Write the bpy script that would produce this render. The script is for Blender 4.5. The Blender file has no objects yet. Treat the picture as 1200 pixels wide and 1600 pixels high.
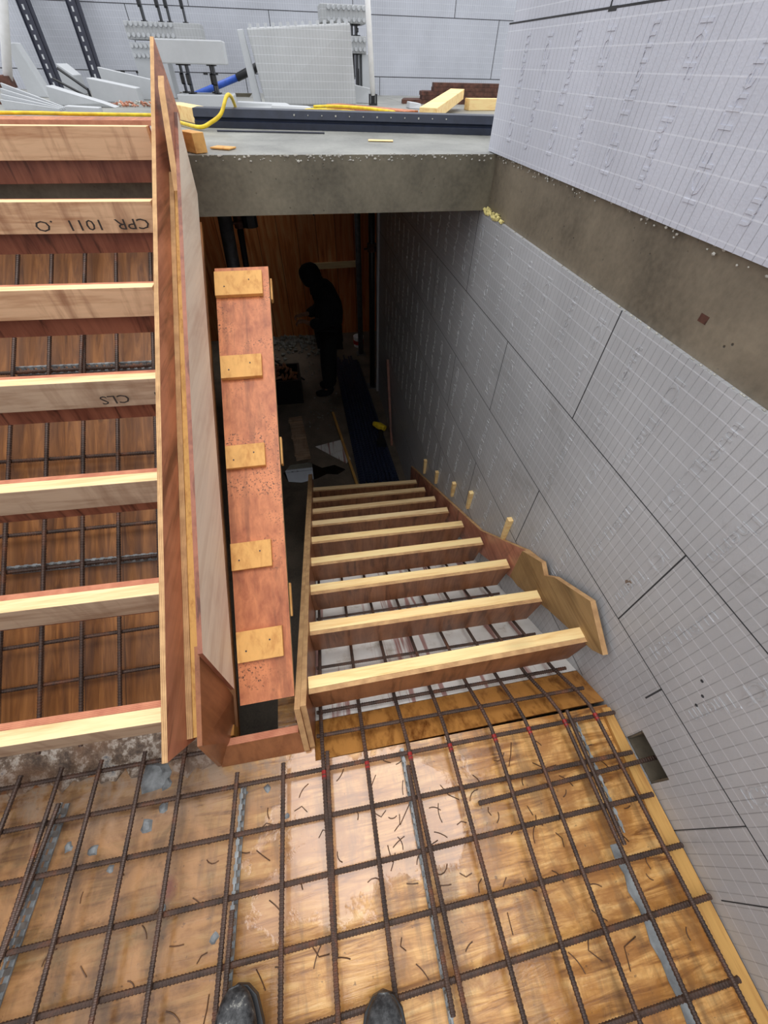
import bpy, bmesh, math, random
from mathutils import Vector, Matrix
random.seed(7)
scn = bpy.context.scene
C = scn.collection
PI = math.pi

# ------------------------------------------------------------------ camera, sky, exposure
cam_d = bpy.data.cameras.new('camera')
cam = bpy.data.objects.new('camera', cam_d)
C.objects.link(cam)
scn.camera = cam
cam_d.sensor_fit = 'VERTICAL'
cam_d.sensor_height = 36.0
cam_d.lens = 605.86 / 1600 * 36.0
cam_d.clip_start = 0.02
RX, RY, RZ = 0.857065883, 0.202907335, 0.0280780304
def cam_axes():
    cx, sx = math.cos(RX), math.sin(RX)
    P = Matrix(((1, 0, 0), (0, cx, -sx), (0, sx, cx)))
    base = Matrix(((1, 0, 0), (0, 0, -1), (0, 1, 0)))
    Rl = Matrix(((math.cos(RZ), -math.sin(RZ), 0), (math.sin(RZ), math.cos(RZ), 0), (0, 0, 1)))
    W = Matrix(((math.cos(RY), -math.sin(RY), 0), (math.sin(RY), math.cos(RY), 0), (0, 0, 1)))
    return Rl @ P @ base @ W
r_ = cam_axes()
rot = Matrix((r_[0], -r_[1], -r_[2])).transposed()
cam.matrix_world = Matrix.Translation((0, 0, 1.5)) @ rot.to_4x4()

world = bpy.data.worlds.new('overcast_sky')
scn.world = world
world.use_nodes = True
wn = world.node_tree.nodes; wl = world.node_tree.links
bg = wn['Background']
tc = wn.new('ShaderNodeTexCoord'); sx_ = wn.new('ShaderNodeSeparateXYZ')
cr = wn.new('ShaderNodeValToRGB')
cr.color_ramp.elements[0].position = 0.35; cr.color_ramp.elements[0].color = (0.42, 0.45, 0.50, 1)
cr.color_ramp.elements[1].position = 1.0; cr.color_ramp.elements[1].color = (0.98, 0.985, 1.0, 1)
mp = wn.new('ShaderNodeMapRange'); mp.inputs[1].default_value = -1
wl.new(tc.outputs['Generated'], sx_.inputs[0]); wl.new(sx_.outputs[2], mp.inputs[0])
wl.new(mp.outputs[0], cr.inputs[0]); wl.new(cr.outputs[0], bg.inputs[0])
bg.inputs[1].default_value = 1.65
sun_d = bpy.data.lights.new('hazy_sun', 'SUN'); sun_d.energy = 1.25; sun_d.angle = math.radians(32)
sun = bpy.data.objects.new('hazy_sun', sun_d); C.objects.link(sun)
sun.rotation_euler = (math.radians(-6), math.radians(6), 0)
scn.view_settings.view_transform = 'Standard'
scn.view_settings.look = 'None'
scn.view_settings.gamma = 1
scn.view_settings.use_curve_mapping = False
scn.view_settings.exposure = 0.0
scn.cycles.max_bounces = 8

# ------------------------------------------------------------------ helpers
def lin(c):
    return tuple((v / 255 / 12.92 if v <= 10 else ((v / 255 + 0.055) / 1.055) ** 2.4) for v in c) + (1,)

class MB:
    def __init__(s):
        s.v = []; s.f = []; s.m = []
    def poly(s, vs, faces, m=0):
        o = len(s.v); s.v += [tuple(p) for p in vs]
        for fc in faces:
            s.f.append(tuple(i + o for i in fc)); s.m.append(m if isinstance(m, int) else 0)
        return s
    def hexa(s, c, m=0, side=None):
        # c: 4 bottom corners (ccw) + 4 top corners
        o = len(s.v); s.v += [tuple(p) for p in c]
        fs = [(3, 2, 1, 0), (4, 5, 6, 7), (0, 1, 5, 4), (1, 2, 6, 5), (2, 3, 7, 6), (3, 0, 4, 7)]
        for k, fc in enumerate(fs):
            s.f.append(tuple(i + o for i in fc)); s.m.append(side[k] if side else m)
        return s
    def box(s, x0, x1, y0, y1, z0, z1, m=0, side=None):
        return s.hexa([(x0, y0, z0), (x1, y0, z0), (x1, y1, z0), (x0, y1, z0),
                       (x0, y0, z1), (x1, y0, z1), (x1, y1, z1), (x0, y1, z1)], m, side)
    def prism_x(s, yz, x0, x1, m=0, edge=None):
        n = len(yz); o = len(s.v)
        a = sum(yz[i][0] * yz[(i + 1) % n][1] - yz[(i + 1) % n][0] * yz[i][1] for i in range(n))
        if a < 0: yz = yz[::-1]
        X0 = x0 if callable(x0) else (lambda y, z: x0)
        X1 = x1 if callable(x1) else (lambda y, z: x1)
        s.v += [(X0(y, z), y, z) for y, z in yz] + [(X1(y, z), y, z) for y, z in yz]
        s.f.append(tuple(o + i for i in range(n - 1, -1, -1))); s.m.append(m)
        s.f.append(tuple(o + n + i for i in range(n))); s.m.append(m)
        for i in range(n):
            j = (i + 1) % n
            s.f.append((o + i, o + j, o + n + j, o + n + i)); s.m.append(m if edge is None else edge)
        return s
    def prism_z(s, xy, z0, z1, m=0, edge=None):
        n = len(xy); o = len(s.v)
        a = sum(xy[i][0] * xy[(i + 1) % n][1] - xy[(i + 1) % n][0] * xy[i][1] for i in range(n))
        if a < 0: xy = xy[::-1]
        s.v += [(x, y, z0) for x, y in xy] + [(x, y, z1) for x, y in xy]
        s.f.append(tuple(o + i for i in range(n - 1, -1, -1))); s.m.append(m)
        s.f.append(tuple(o + n + i for i in range(n))); s.m.append(m)
        for i in range(n):
            j = (i + 1) % n
            s.f.append((o + i, o + j, o + n + j, o + n + i)); s.m.append(m if edge is None else edge)
        return s
    def tube(s, pts, r, n=8, m=0, ribs=0, caps=True):
        pts = [Vector(p) for p in pts]
        ring = []
        for k in range(len(pts) - 1):
            a, b = pts[k], pts[k + 1]; L = (b - a).length
            if ribs:
                cnt = max(1, int(L / ribs))
                for i in range(cnt):
                    for t, q in ((0, 1.0), (0.45, 1.0), (0.6, 1.17), (0.85, 1.17)):
                        ring.append((a.lerp(b, (i + t) / cnt), r * q if isinstance(r, float) else r[k] * q))
            else:
                ring.append((a, r if isinstance(r, float) else r[k]))
        ring.append((pts[-1], r if isinstance(r, float) else r[-1]))
        o = len(s.v); up = None
        for i, (p, rr) in enumerate(ring):
            d = (ring[min(i + 1, len(ring) - 1)][0] - ring[max(i - 1, 0)][0])
            if d.length < 1e-9: d = Vector((0, 0, 1))
            d.normalize()
            if up is None:
                up = d.orthogonal().normalized()
            u = (up - d * up.dot(d))
            u = u.normalized() if u.length > 1e-6 else d.orthogonal().normalized()
            up = u; w = d.cross(u)
            for j in range(n):
                an = 2 * PI * j / n
                s.v.append(tuple(p + u * (rr * math.cos(an)) + w * (rr * math.sin(an))))
        for i in range(len(ring) - 1):
            for j in range(n):
                q = (j + 1) % n
                s.f.append((o + i * n + j, o + i * n + q, o + (i + 1) * n + q, o + (i + 1) * n + j)); s.m.append(m)
        if caps:
            s.f.append(tuple(o + j for j in range(n - 1, -1, -1))); s.m.append(m)
            e = o + (len(ring) - 1) * n
            s.f.append(tuple(e + j for j in range(n))); s.m.append(m)
        return s
    def build(s, name, mats, parent=None, smooth=False, bevel=0, loc=None):
        if not isinstance(mats, (list, tuple)): mats = [mats]
        me = bpy.data.meshes.new(name)
        if parent is not None:
            org = Vector((0, 0, 0)); p = parent
            while p is not None:
                org = org + p.location; p = p.parent
        elif loc is not None:
            org = Vector(loc)
        else:
            n = len(s.v)
            org = Vector((sum(v[0] for v in s.v) / n, sum(v[1] for v in s.v) / n, min(v[2] for v in s.v)))
        me.from_pydata([tuple(Vector(v) - org) for v in s.v], [], s.f)
        for mt in mats: me.materials.append(mt)
        me.polygons.foreach_set('material_index', s.m)
        if smooth: me.polygons.foreach_set('use_smooth', [True] * len(s.f))
        me.update()
        o = bpy.data.objects.new(name, me); C.objects.link(o)
        if parent is not None: o.parent = parent
        else: o.location = org
        if bevel:
            b = o.modifiers.new('bevel', 'BEVEL'); b.width = bevel; b.segments = 2; b.limit_method = 'ANGLE'
        return o

def tag(o, label, cat, group=None, kind=None):
    if label: o['label'] = label
    if cat: o['category'] = cat
    if group: o['group'] = group
    if kind: o['kind'] = kind
    return o
def thing(name, label, cat, loc, group=None):
    o = bpy.data.objects.new(name, None); C.objects.link(o)
    o.location = loc; o.empty_display_size = 0.05
    return tag(o, label, cat, group)
def struct(o):
    o['kind'] = 'structure'; return o
ORD = ['first', 'second', 'third', 'fourth', 'fifth', 'sixth', 'seventh', 'eighth', 'ninth', 'tenth', 'eleventh',
       'twelfth', 'thirteenth', 'fourteenth', 'fifteenth', 'sixteenth']

# ------------------------------------------------------------------ materials
class NT:
    def __init__(s, name):
        s.mat = bpy.data.materials.new(name); s.mat.use_nodes = True
        s.t = s.mat.node_tree; s.n = s.t.nodes; s.b = s.n['Principled BSDF']
    def new(s, t): return s.n.new('ShaderNode' + t)
    def link(s, a, b): s.t.links.new(a, b)
    def coord(s, scale=(1, 1, 1), rnd=True, rotz=0, rot=None):
        tc = s.new('TexCoord'); mp = s.new('Mapping')
        mp.inputs['Scale'].default_value = scale
        if rot: mp.inputs['Rotation'].default_value = rot
        s.link(tc.outputs['Object'], mp.inputs['Vector'])
        if rnd:
            oi = s.new('ObjectInfo'); mu = s.new('Math'); mu.operation = 'MULTIPLY'; mu.inputs[1].default_value = 40
            s.link(oi.outputs['Random'], mu.inputs[0])
            ad = s.new('VectorMath'); ad.operation = 'ADD'
            s.link(mp.outputs[0], ad.inputs[0]); s.link(mu.outputs[0], ad.inputs[1])
            return ad.outputs[0]
        return mp.outputs[0]
    def noise(s, vec, scale, detail=4, rough=0.55, dist=0):
        n = s.new('TexNoise'); n.inputs['Scale'].default_value = scale; n.inputs['Detail'].default_value = detail
        n.inputs['Roughness'].default_value = rough; n.inputs['Distortion'].default_value = dist
        s.link(vec, n.inputs['Vector']); return n.outputs['Fac']
    def ramp(s, fac, stops, const=False):
        r = s.new('ValToRGB'); e = r.color_ramp.elements
        while len(e) < len(stops): e.new(0.5)
        for k, (p, c) in enumerate(stops):
            e[k].position = p; e[k].color = c if len(c) == 4 else tuple(c) + (1,)
        if const: r.color_ramp.interpolation = 'CONSTANT'
        s.link(fac, r.inputs[0]); return r.outputs[0]
    def mix(s, fac, a, b, mode='MIX'):
        m = s.new('Mix'); m.data_type = 'RGBA'; m.blend_type = mode
        for sock, v in ((m.inputs[0], fac), (m.inputs[6], a), (m.inputs[7], b)):
            if hasattr(v, 'is_linked'): s.link(v, sock)
            else: sock.default_value = v
        return m.outputs[2]
    def math(s, op, a, b=0.0, c=0.0, clamp=False):
        m = s.new('Math'); m.operation = op; m.use_clamp = clamp
        for sock, v in zip(m.inputs, (a, b, c)):
            if hasattr(v, 'is_linked'): s.link(v, sock)
            else: sock.default_value = v
        return m.outputs[0]
    def bump(s, h, strength=0.3, dist=0.01):
        b = s.new('Bump'); b.inputs['Strength'].default_value = strength; b.inputs['Distance'].default_value = dist
        s.link(h, b.inputs['Height']); s.link(b.outputs[0], s.b.inputs['Normal'])
    def col(s, c):
        if hasattr(c, 'is_linked'): s.link(c, s.b.inputs['Base Color'])
        else: s.b.inputs['Base Color'].default_value = c
    def rough(s, r, spec=0.5):
        if hasattr(r, 'is_linked'): s.link(r, s.b.inputs['Roughness'])
        else: s.b.inputs['Roughness'].default_value = r
        s.b.inputs['Specular IOR Level'].default_value = spec
W1 = (1, 1, 1, 1); K0 = (0, 0, 0, 1)

def wood(name, base, dark, axis='X', grain=1.0, knots=0.5, stain=None, stain_amt=0.0, rough=0.6, spec=0.3, stain_dir=None, rot=None):
    m = NT(name)
    sc = {'X': (1.0, 14, 14), 'Y': (14, 1.0, 14), 'Z': (14, 14, 1.0)}[axis]
    v = m.coord(sc, rot=rot)
    f = m.noise(v, 2.2 * grain, 5, 0.6, 0.6)
    f2 = m.noise(v, 9 * grain, 3, 0.6)
    g = m.math('ADD', m.math('MULTIPLY', f, 0.7), m.math('MULTIPLY', f2, 0.3))
    col = m.ramp(g, [(0.32, lin(dark)), (0.52, lin(base)), (0.75, lin(tuple(min(255, c * 1.06) for c in base)))])
    if knots:
        sk = {'X': (2.2, 7, 7), 'Y': (7, 2.2, 7), 'Z': (7, 7, 2.2)}[axis]
        vo = m.new('TexVoronoi'); m.link(m.coord(sk), vo.inputs['Vector']); vo.inputs['Scale'].default_value = 0.9
        kn = m.ramp(vo.outputs['Distance'], [(0.0, W1), (0.09, (0.5,) * 3 + (1,)), (0.17, K0)])
        kk = m.math('MULTIPLY', kn, knots)
        col = m.mix(kk, col, lin(tuple(c * 0.55 for c in dark)))
    if stain:
        ss = stain_dir or (9, 1.4, 1.4)
        vs = m.coord(ss)
        st = m.ramp(m.noise(vs, 1.6, 4, 0.65, 0.3), [(0.5, K0), (0.68, W1)])
        col = m.mix(m.math('MULTIPLY', st, stain_amt), col, lin(stain))
    m.col(col); m.rough(rough, spec); m.bump(g, 0.25, 0.004)
    return m.mat

def ply_edge(name, axis, period=0.0045, light=(214, 172, 122), dark=(112, 68, 44)):
    m = NT(name)
    tc = m.new('TexCoord'); sp = m.new('SeparateXYZ'); m.link(tc.outputs['Object'], sp.inputs[0])
    w = m.math('FRACT', m.math('DIVIDE', sp.outputs['XYZ'.index(axis)], period))
    st = m.ramp(w, [(0.3, lin(light)), (0.5, lin(dark)), (0.62, lin(light))])
    n = m.noise(m.coord((6, 6, 6)), 4, 4)
    m.col(m.mix(0.35, st, m.ramp(n, [(0.35, lin(dark)), (0.65, lin(light))])))
    m.rough(0.7, 0.2); return m.mat

def phenolic(name, base, dark, axis='Y', rough=0.42, blotch=0.6, speck=0.0, spec=0.45, streak=0.0, sdir=(16, 3, 2.2)):
    m = NT(name)
    sc = {'X': (1.2, 12, 12), 'Y': (12, 1.2, 12), 'Z': (12, 12, 1.2)}[axis]
    f = m.noise(m.coord(sc), 3, 5, 0.65, 0.4)
    big = m.noise(m.coord((2.2, 2.2, 2.2)), 1.6, 4, 0.6, 0.5)
    g = m.math('ADD', m.math('MULTIPLY', f, 1 - blotch), m.math('MULTIPLY', big, blotch))
    col = m.ramp(g, [(0.33, lin(dark)), (0.55, lin(base)), (0.7, lin(tuple(min(255, c * 1.1) for c in base)))])
    if speck:
        sp = m.ramp(m.noise(m.coord((60, 60, 60)), 2.2, 3, 0.7), [(0.56, K0), (0.62, W1)])
        ms = m.ramp(big, [(0.48, K0), (0.56, W1)])
        col = m.mix(m.math('MULTIPLY', m.math('MULTIPLY', sp, ms), speck), col, lin(tuple(c * 0.3 for c in dark)))
    if streak:
        sk = m.ramp(m.noise(m.coord(sdir), 1.5, 4, 0.6, 0.5), [(0.54, K0), (0.64, W1)])
        col = m.mix(m.math('MULTIPLY', sk, streak), col, lin(tuple(c * 0.6 for c in dark)))
    m.col(col); m.rough(rough, spec); m.bump(f, 0.1, 0.003); return m.mat

def plain(name, c, rough=0.5, metal=0.0, var=0.12, scale=25, spec=0.5, bump=0.0):
    m = NT(name)
    n = m.noise(m.coord((1, 1, 1)), scale, 4)
    m.col(m.ramp(n, [(0.3, lin(tuple(v * (1 - var) for v in c))), (0.7, lin(tuple(min(255, v * (1 + var)) for v in c)))]))
    m.rough(rough, spec); m.b.inputs['Metallic'].default_value = metal
    if bump: m.bump(n, bump, 0.004)
    return m.mat

def eps_mat(name, base, axes='YZ', grid=True, dirt=0.25, rough=0.5, joints=None):
    # moulded foam: fine vertical grooves, horizontal ridges, bead texture
    m = NT(name)
    tc = m.new('TexCoord'); sp = m.new('SeparateXYZ'); m.link(tc.outputs['Object'], sp.inputs[0])
    u = sp.outputs['XYZ'.index(axes[0])]; w = sp.outputs['XYZ'.index(axes[1])]
    vo = m.new('TexVoronoi'); vo.inputs['Scale'].default_value = 190; m.link(tc.outputs['Object'], vo.inputs['Vector'])
    big = m.noise(m.coord((1, 1, 1), rnd=False), 2.2, 5, 0.6)
    fine = m.noise(m.coord((1, 1, 1), rnd=False), 45, 3, 0.6)
    col = m.ramp(big, [(0.3, lin(tuple(c * 0.93 for c in base))), (0.7, lin(tuple(min(255, c * 1.03) for c in base)))])
    col = m.mix(m.math('MULTIPLY', fine, 0.18), col, lin(tuple(c * 0.8 for c in base)))
    d = m.ramp(m.noise(m.coord((1, 1, 1), rnd=False), 3.1, 6, 0.7, 0.6), [(0.58, K0), (0.74, W1)])
    col = m.mix(m.math('MULTIPLY', d, dirt), col, lin((118, 112, 104)))
    h = m.math('MULTIPLY', vo.outputs['Distance'], 0.25)
    h = m.math('ADD', h, m.math('MULTIPLY', fine, 0.5))
    if grid:
        def line(co, period, width, off=0.0):
            t = m.math('FRACT', m.math('DIVIDE', m.math('ADD', co, 100 * period + off), period))
            return m.math('LESS_THAN', t, width / period)
        g = line(u, 0.0255, 0.0022)
        rr = line(w, 0.04625, 0.0028, -0.0005)
        brk = m.ramp(m.noise(m.coord((3, 3, 3), rnd=False), 2.5, 3), [(0.35, (0.45,) * 3 + (1,)), (0.55, W1)])
        h = m.math('SUBTRACT', h, m.math('MULTIPLY', g, 1.6))
        h = m.math('ADD', h, m.math('MULTIPLY', rr, 1.2))
        col = m.mix(m.math('MULTIPLY', m.math('MULTIPLY', g, brk), 0.42), col, lin((84, 84, 88)))  # groove shade painted as darker lines, on top of the bump
        col = m.mix(m.math('MULTIPLY', rr, 0.34), col, lin((238, 240, 246)))
    m.col(col); m.rough(rough, 0.5); m.bump(h, 0.35, 0.003)
    return m.mat

def concrete(name, base, rough=0.55, pore=0.7, wet=0.0):
    m = NT(name)
    v = m.coord((1, 1, 1))
    big = m.noise(v, 3.0, 6, 0.65, 0.3); fine = m.noise(v, 60, 4)
    g = m.math('ADD', m.math('MULTIPLY', big, 0.75), m.math('MULTIPLY', fine, 0.25))
    col = m.ramp(g, [(0.3, lin(tuple(c * 0.72 for c in base))), (0.5, lin(base)), (0.72, lin(tuple(min(255, c * 1.2) for c in base)))])
    vo = m.new('TexVoronoi'); vo.inputs['Scale'].default_value = 34; m.link(v, vo.inputs['Vector'])
    pm = m.ramp(m.noise(v, 11, 2), [(0.5, K0), (0.6, W1)])
    po = m.math('MULTIPLY', m.ramp(vo.outputs['Distance'], [(0.08, W1), (0.13, K0)]), pm)
    col = m.mix(m.math('MULTIPLY', po, pore), col, lin((40, 36, 32)))
    m.col(col); m.rough(rough, 0.4)
    m.bump(m.math('SUBTRACT', m.math('MULTIPLY', g, 0.6), po), 0.4, 0.006)
    return m.mat

M = {}
M['cls'] = wood('planed_softwood', (246, 216, 164), (222, 178, 124), 'X', 1.0, 0.5)
M['cls_face'] = wood('stained_softwood_face', (216, 176, 138), (176, 128, 92), 'X', 0.9, 0.5, (132, 84, 58), 0.65, stain_dir=(9, 1.6, 1.6))
M['cls_grey'] = wood('weathered_softwood_face', (186, 160, 134), (150, 118, 92), 'X', 0.9, 0.5, (126, 92, 68), 0.5, stain_dir=(8, 1.6, 1.6))
M['cls_yellow'] = wood('yellow_softwood', (252, 220, 158), (232, 186, 120), 'X', 1.0, 0.5)
M['timber_y'] = wood('yellow_softwood_lengthwise', (214, 166, 96), (170, 112, 58), 'Y', 1.0, 0.4)
M['phen_x'] = phenolic('film_faced_ply_crosswise', (166, 112, 76), (110, 66, 40), 'Z', 0.4, 0.55, streak=0.45)
M['phen_dk'] = phenolic('film_faced_ply_red', (150, 92, 68), (100, 50, 36), 'Z', 0.42, 0.5, streak=0.7)
M['phen_y'] = phenolic('film_faced_ply_rosy', (194, 130, 100), (126, 68, 50), 'Y', 0.4, 0.6, streak=0.6, sdir=(3, 1.2, 9))
M['phen_copper'] = phenolic('film_faced_ply_copper', (204, 126, 80), (150, 78, 46), 'Y', 0.45, 0.5, speck=0.9, streak=0.35, sdir=(14, 1.3, 1.3))
M['phen_brown'] = phenolic('film_faced_ply_brown', (158, 102, 66), (112, 64, 40), 'Z', 0.4, 0.5)
M['ply_pale'] = wood('pale_plywood_face', (240, 222, 200), (222, 196, 172), 'Y', 0.5, 0.1, (170, 124, 100), 0.25, stain_dir=(1, 1.5, 5))
M['ply_ochre'] = wood('ochre_plywood_face', (166, 134, 90), (124, 94, 58), 'Y', 0.7, 0.6, (100, 70, 46), 0.4, stain_dir=(2, 2, 2))
M['ply_block'] = wood('plywood_cleat_face', (222, 168, 98), (188, 128, 68), 'Y', 0.6, 0.25)
M['edge_x'] = ply_edge('plywood_layers_x', 'X')
M['edge_y'] = ply_edge('plywood_layers_y', 'Y')
M['edge_red'] = ply_edge('plywood_layers_red', 'Y', 0.0045, (206, 140, 108), (140, 66, 50))
M['eps'] = eps_mat('moulded_foam_wall', (190, 191, 193), 'YZ', True, 0.4, 0.36)  # grimy, and greyer than the upper foam: stairwell shade put into the colour
M['eps_up'] = eps_mat('moulded_foam_upper_wall', (206, 208, 218), 'YZ', True, 0.05, 0.5)
M['eps_back'] = eps_mat('moulded_foam_back_wall', (202, 205, 214), 'XZ', True, 0.05, 0.55)
M['eps_piece'] = eps_mat('moulded_foam_offcut', (184, 186, 187), 'XZ', True, 0.15, 0.6)
M['eps_plain'] = eps_mat('cut_foam', (194, 197, 200), 'XZ', False, 0.15, 0.6)
M['conc'] = concrete('band_concrete', (122, 112, 96), 0.5, 0.8)
M['conc_front'] = concrete('slab_edge_concrete', (116, 110, 94), 0.55, 0.4)
M['conc_top'] = concrete('slab_top_concrete', (138, 138, 132), 0.38, 0.3)
M['conc_floor'] = concrete('basement_floor_concrete', (120, 108, 94), 0.5, 0.3)
M['joint'] = plain('dark_joint_gap', (58, 58, 60), 0.9)
M['white_crumb'] = plain('foam_crumbs', (188, 186, 176), 0.8)
M['foam_y'] = plain('expanding_foam', (226, 212, 140), 0.7, bump=0.5)
M['black_plastic'] = plain('black_plastic', (30, 31, 34), 0.45)
M['black_steel'] = plain('black_painted_steel', (34, 40, 56), 0.4, 0.0, spec=0.5)
M['mortar'] = plain('blue_grey_mortar', (118, 121, 122), 0.6, var=0.25, scale=40, bump=0.5)
M['bar_steel'] = plain('blue_black_bar_steel', (58, 66, 92), 0.3, 0.3)
M['tray_steel'] = plain('dark_slotted_steel', (44, 46, 60), 0.45, 0.2)
M['white_paint'] = plain('white_painted_steel', (250, 250, 249), 0.4, var=0.03)
M['yellow_cable'] = plain('yellow_rubber', (232, 196, 40), 0.5)
M['blue'] = plain('blue_plastic', (44, 84, 176), 0.45)
M['rust_steel'] = plain('rusty_steel', (88, 58, 48), 0.6, 0.3, 0.3)
M['galv'] = plain('grey_plastic_spacer', (138, 142, 143), 0.5, var=0.2)
M['pipe_grey'] = plain('scaffold_grey', (108, 108, 110), 0.45, 0.4)
M['text_ink'] = plain('black_ink', (54, 44, 38), 0.8)
M['cloth_black'] = plain('black_cloth', (20, 20, 23), 0.9, var=0.25, scale=40)
M['skin'] = plain('skin', (168, 122, 98), 0.55)
M['boot'] = NT('scuffed_black_leather')
_m = M['boot']; _n = _m.noise(_m.coord((1, 1, 1)), 48, 6, 0.75)
_m.col(_m.ramp(_n, [(0.42, lin((30, 31, 33))), (0.6, lin((74, 75, 76))), (0.70, lin((170, 168, 158)))])); _m.rough(0.5); _m.bump(_n, 0.4, 0.004); M['boot'] = _m.mat
M['wire'] = plain('rusty_tie_wire', (92, 64, 44), 0.6, 0.2, 0.25)

def rebar_mat():
    m = NT('ribbed_reinforcing_steel')
    n = m.noise(m.coord((1, 1, 1)), 14, 5, 0.65)
    m.col(m.ramp(n, [(0.35, lin((62, 50, 44))), (0.55, lin((86, 66, 56))), (0.72, lin((122, 76, 52)))]))
    m.rough(0.5, 0.5); m.b.inputs['Metallic'].default_value = 0.25
    return m.mat
M['rebar'] = rebar_mat()

def deck_mat():
    m = NT('wet_plywood_deck')
    tc = m.new('TexCoord'); P = tc.outputs['Object']
    sp = m.new('SeparateXYZ'); m.link(P, sp.inputs[0])
    X, Y = sp.outputs[0], sp.outputs[1]
    gx = m.coord((2.0, 22, 10), rnd=False)
    g = m.noise(gx, 2.0, 6, 0.65, 0.8)
    big = m.noise(P, 2.6, 5, 0.6, 0.6)
    mid = m.noise(P, 9, 5, 0.65, 0.4)
    col = m.ramp(g, [(0.36, lin((134, 86, 42))), (0.46, lin((194, 138, 74))), (0.56, lin((226, 172, 102))), (0.68, lin((240, 196, 130)))])
    col = m.mix(m.ramp(mid, [(0.46, K0), (0.60, (0.8,) * 3 + (1,))]), col, lin((168, 112, 54)))
    # left part more worn, brown and gritty
    left = m.math('MULTIPLY_ADD', X, -2.4, -0.30, clamp=True)
    colw = m.ramp(mid, [(0.40, lin((84, 58, 36))), (0.50, lin((134, 96, 62))), (0.60, lin((170, 126, 84)))])
    col = m.mix(m.math('MULTIPLY', left, 0.8), col, colw)
    sm = m.ramp(m.noise(m.coord((7, 1.3, 1), rnd=False), 2.3, 5, 0.65, 0.3), [(0.50, K0), (0.64, W1)])
    col = m.mix(m.math('MULTIPLY', sm, 0.5), col, lin((96, 74, 54)))
    # grime near the foot of the rising flight
    yy = m.math('MULTIPLY_ADD', Y, 5.5, -0.75, clamp=True)
    xl = m.math('MULTIPLY_ADD', X, -6.0, -0.9, clamp=True)
    gr = m.math('MULTIPLY', m.math('MULTIPLY', yy, xl), m.ramp(mid, [(0.42, K0), (0.56, W1)]))
    col = m.mix(m.math('MULTIPLY', gr, 0.8), col, lin((128, 118, 106)))
    # small dark spots and red-brown knots
    vo = m.new('TexVoronoi'); vo.inputs['Scale'].default_value = 3.1; m.link(P, vo.inputs['Vector'])
    kn = m.ramp(m.math('ADD', vo.outputs['Distance'], m.math('MULTIPLY', m.math('SUBTRACT', mid, 0.5), 0.25)), [(0.05, W1), (0.10, K0)])
    col = m.mix(m.math('MULTIPLY', kn, 0.75), col, lin((120, 52, 34)))
    sk = m.ramp(m.noise(P, 60, 3, 0.6), [(0.66, K0), (0.71, W1)])
    col = m.mix(m.math('MULTIPLY', sk, 0.6), col, lin((86, 64, 48)))
    # puddle area, its pale sky sheen painted into the colour
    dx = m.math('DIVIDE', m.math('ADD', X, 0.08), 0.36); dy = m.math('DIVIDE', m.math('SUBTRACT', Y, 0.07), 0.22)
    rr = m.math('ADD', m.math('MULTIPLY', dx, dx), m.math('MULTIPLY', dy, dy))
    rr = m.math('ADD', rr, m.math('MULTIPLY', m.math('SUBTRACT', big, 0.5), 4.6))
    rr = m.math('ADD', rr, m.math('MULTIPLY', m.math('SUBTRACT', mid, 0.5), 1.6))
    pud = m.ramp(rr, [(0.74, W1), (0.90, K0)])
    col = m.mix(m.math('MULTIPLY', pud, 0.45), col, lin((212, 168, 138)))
    m.col(col)
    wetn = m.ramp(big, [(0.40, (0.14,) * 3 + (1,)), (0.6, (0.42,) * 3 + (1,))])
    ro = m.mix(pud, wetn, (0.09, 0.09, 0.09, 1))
    m.rough(ro, 0.42)
    m.b.inputs['Coat Weight'].default_value = 0.15; m.b.inputs['Coat Roughness'].default_value = 0.12
    hb = m.math('MULTIPLY', m.math('ADD', g, m.math('MULTIPLY', mid, 0.8)), m.math('SUBTRACT', 1.0, m.math('MULTIPLY', pud, 0.8)))
    m.bump(hb, 0.3, 0.006)
    return m.mat
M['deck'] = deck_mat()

def soffit_mat():
    m = NT('brown_plank_soffit')
    tc = m.new('TexCoord'); sp = m.new('SeparateXYZ'); m.link(tc.outputs['Object'], sp.inputs[0])
    X = sp.outputs[0]
    pl = m.math('DIVIDE', X, 0.125)
    idx = m.math('FLOOR', pl); fr = m.math('FRACT', pl)
    wn_ = m.new('TexWhiteNoise'); wn_.noise_dimensions = '1D'; m.link(idx, wn_.inputs['W'])
    v = m.coord((10, 1.0, 1.0), rnd=False)
    ad = m.new('VectorMath'); ad.operation = 'ADD'; m.link(v, ad.inputs[0]); m.link(wn_.outputs['Color'], ad.inputs[1])
    g = m.noise(ad.outputs[0], 3.2, 5, 0.6, 1.0)
    col = m.ramp(g, [(0.3, lin((88, 50, 20))), (0.5, lin((132, 82, 38))), (0.7, lin((170, 112, 58)))])
    col = m.mix(m.math('MULTIPLY', m.math('SUBTRACT', 1.0, wn_.outputs['Value']), 0.35), col, lin((98, 62, 36)))
    seam = m.math('LESS_THAN', fr, 0.02)
    col = m.mix(m.math('MULTIPLY', seam, 0.7), col, lin((46, 28, 16)))
    vo = m.new('TexVoronoi'); vo.inputs['Scale'].default_value = 4; m.link(m.coord((1.5, 1, 1), rnd=False), vo.inputs['Vector'])
    kn = m.ramp(vo.outputs['Distance'], [(0.06, W1), (0.11, K0)])
    col = m.mix(m.math('MULTIPLY', kn, 0.6), col, lin((62, 38, 24)))
    m.col(col); m.rough(0.45, 0.4); m.bump(m.math('SUBTRACT', g, seam), 0.3, 0.005)
    return m.mat
M['soffit'] = soffit_mat()

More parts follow.
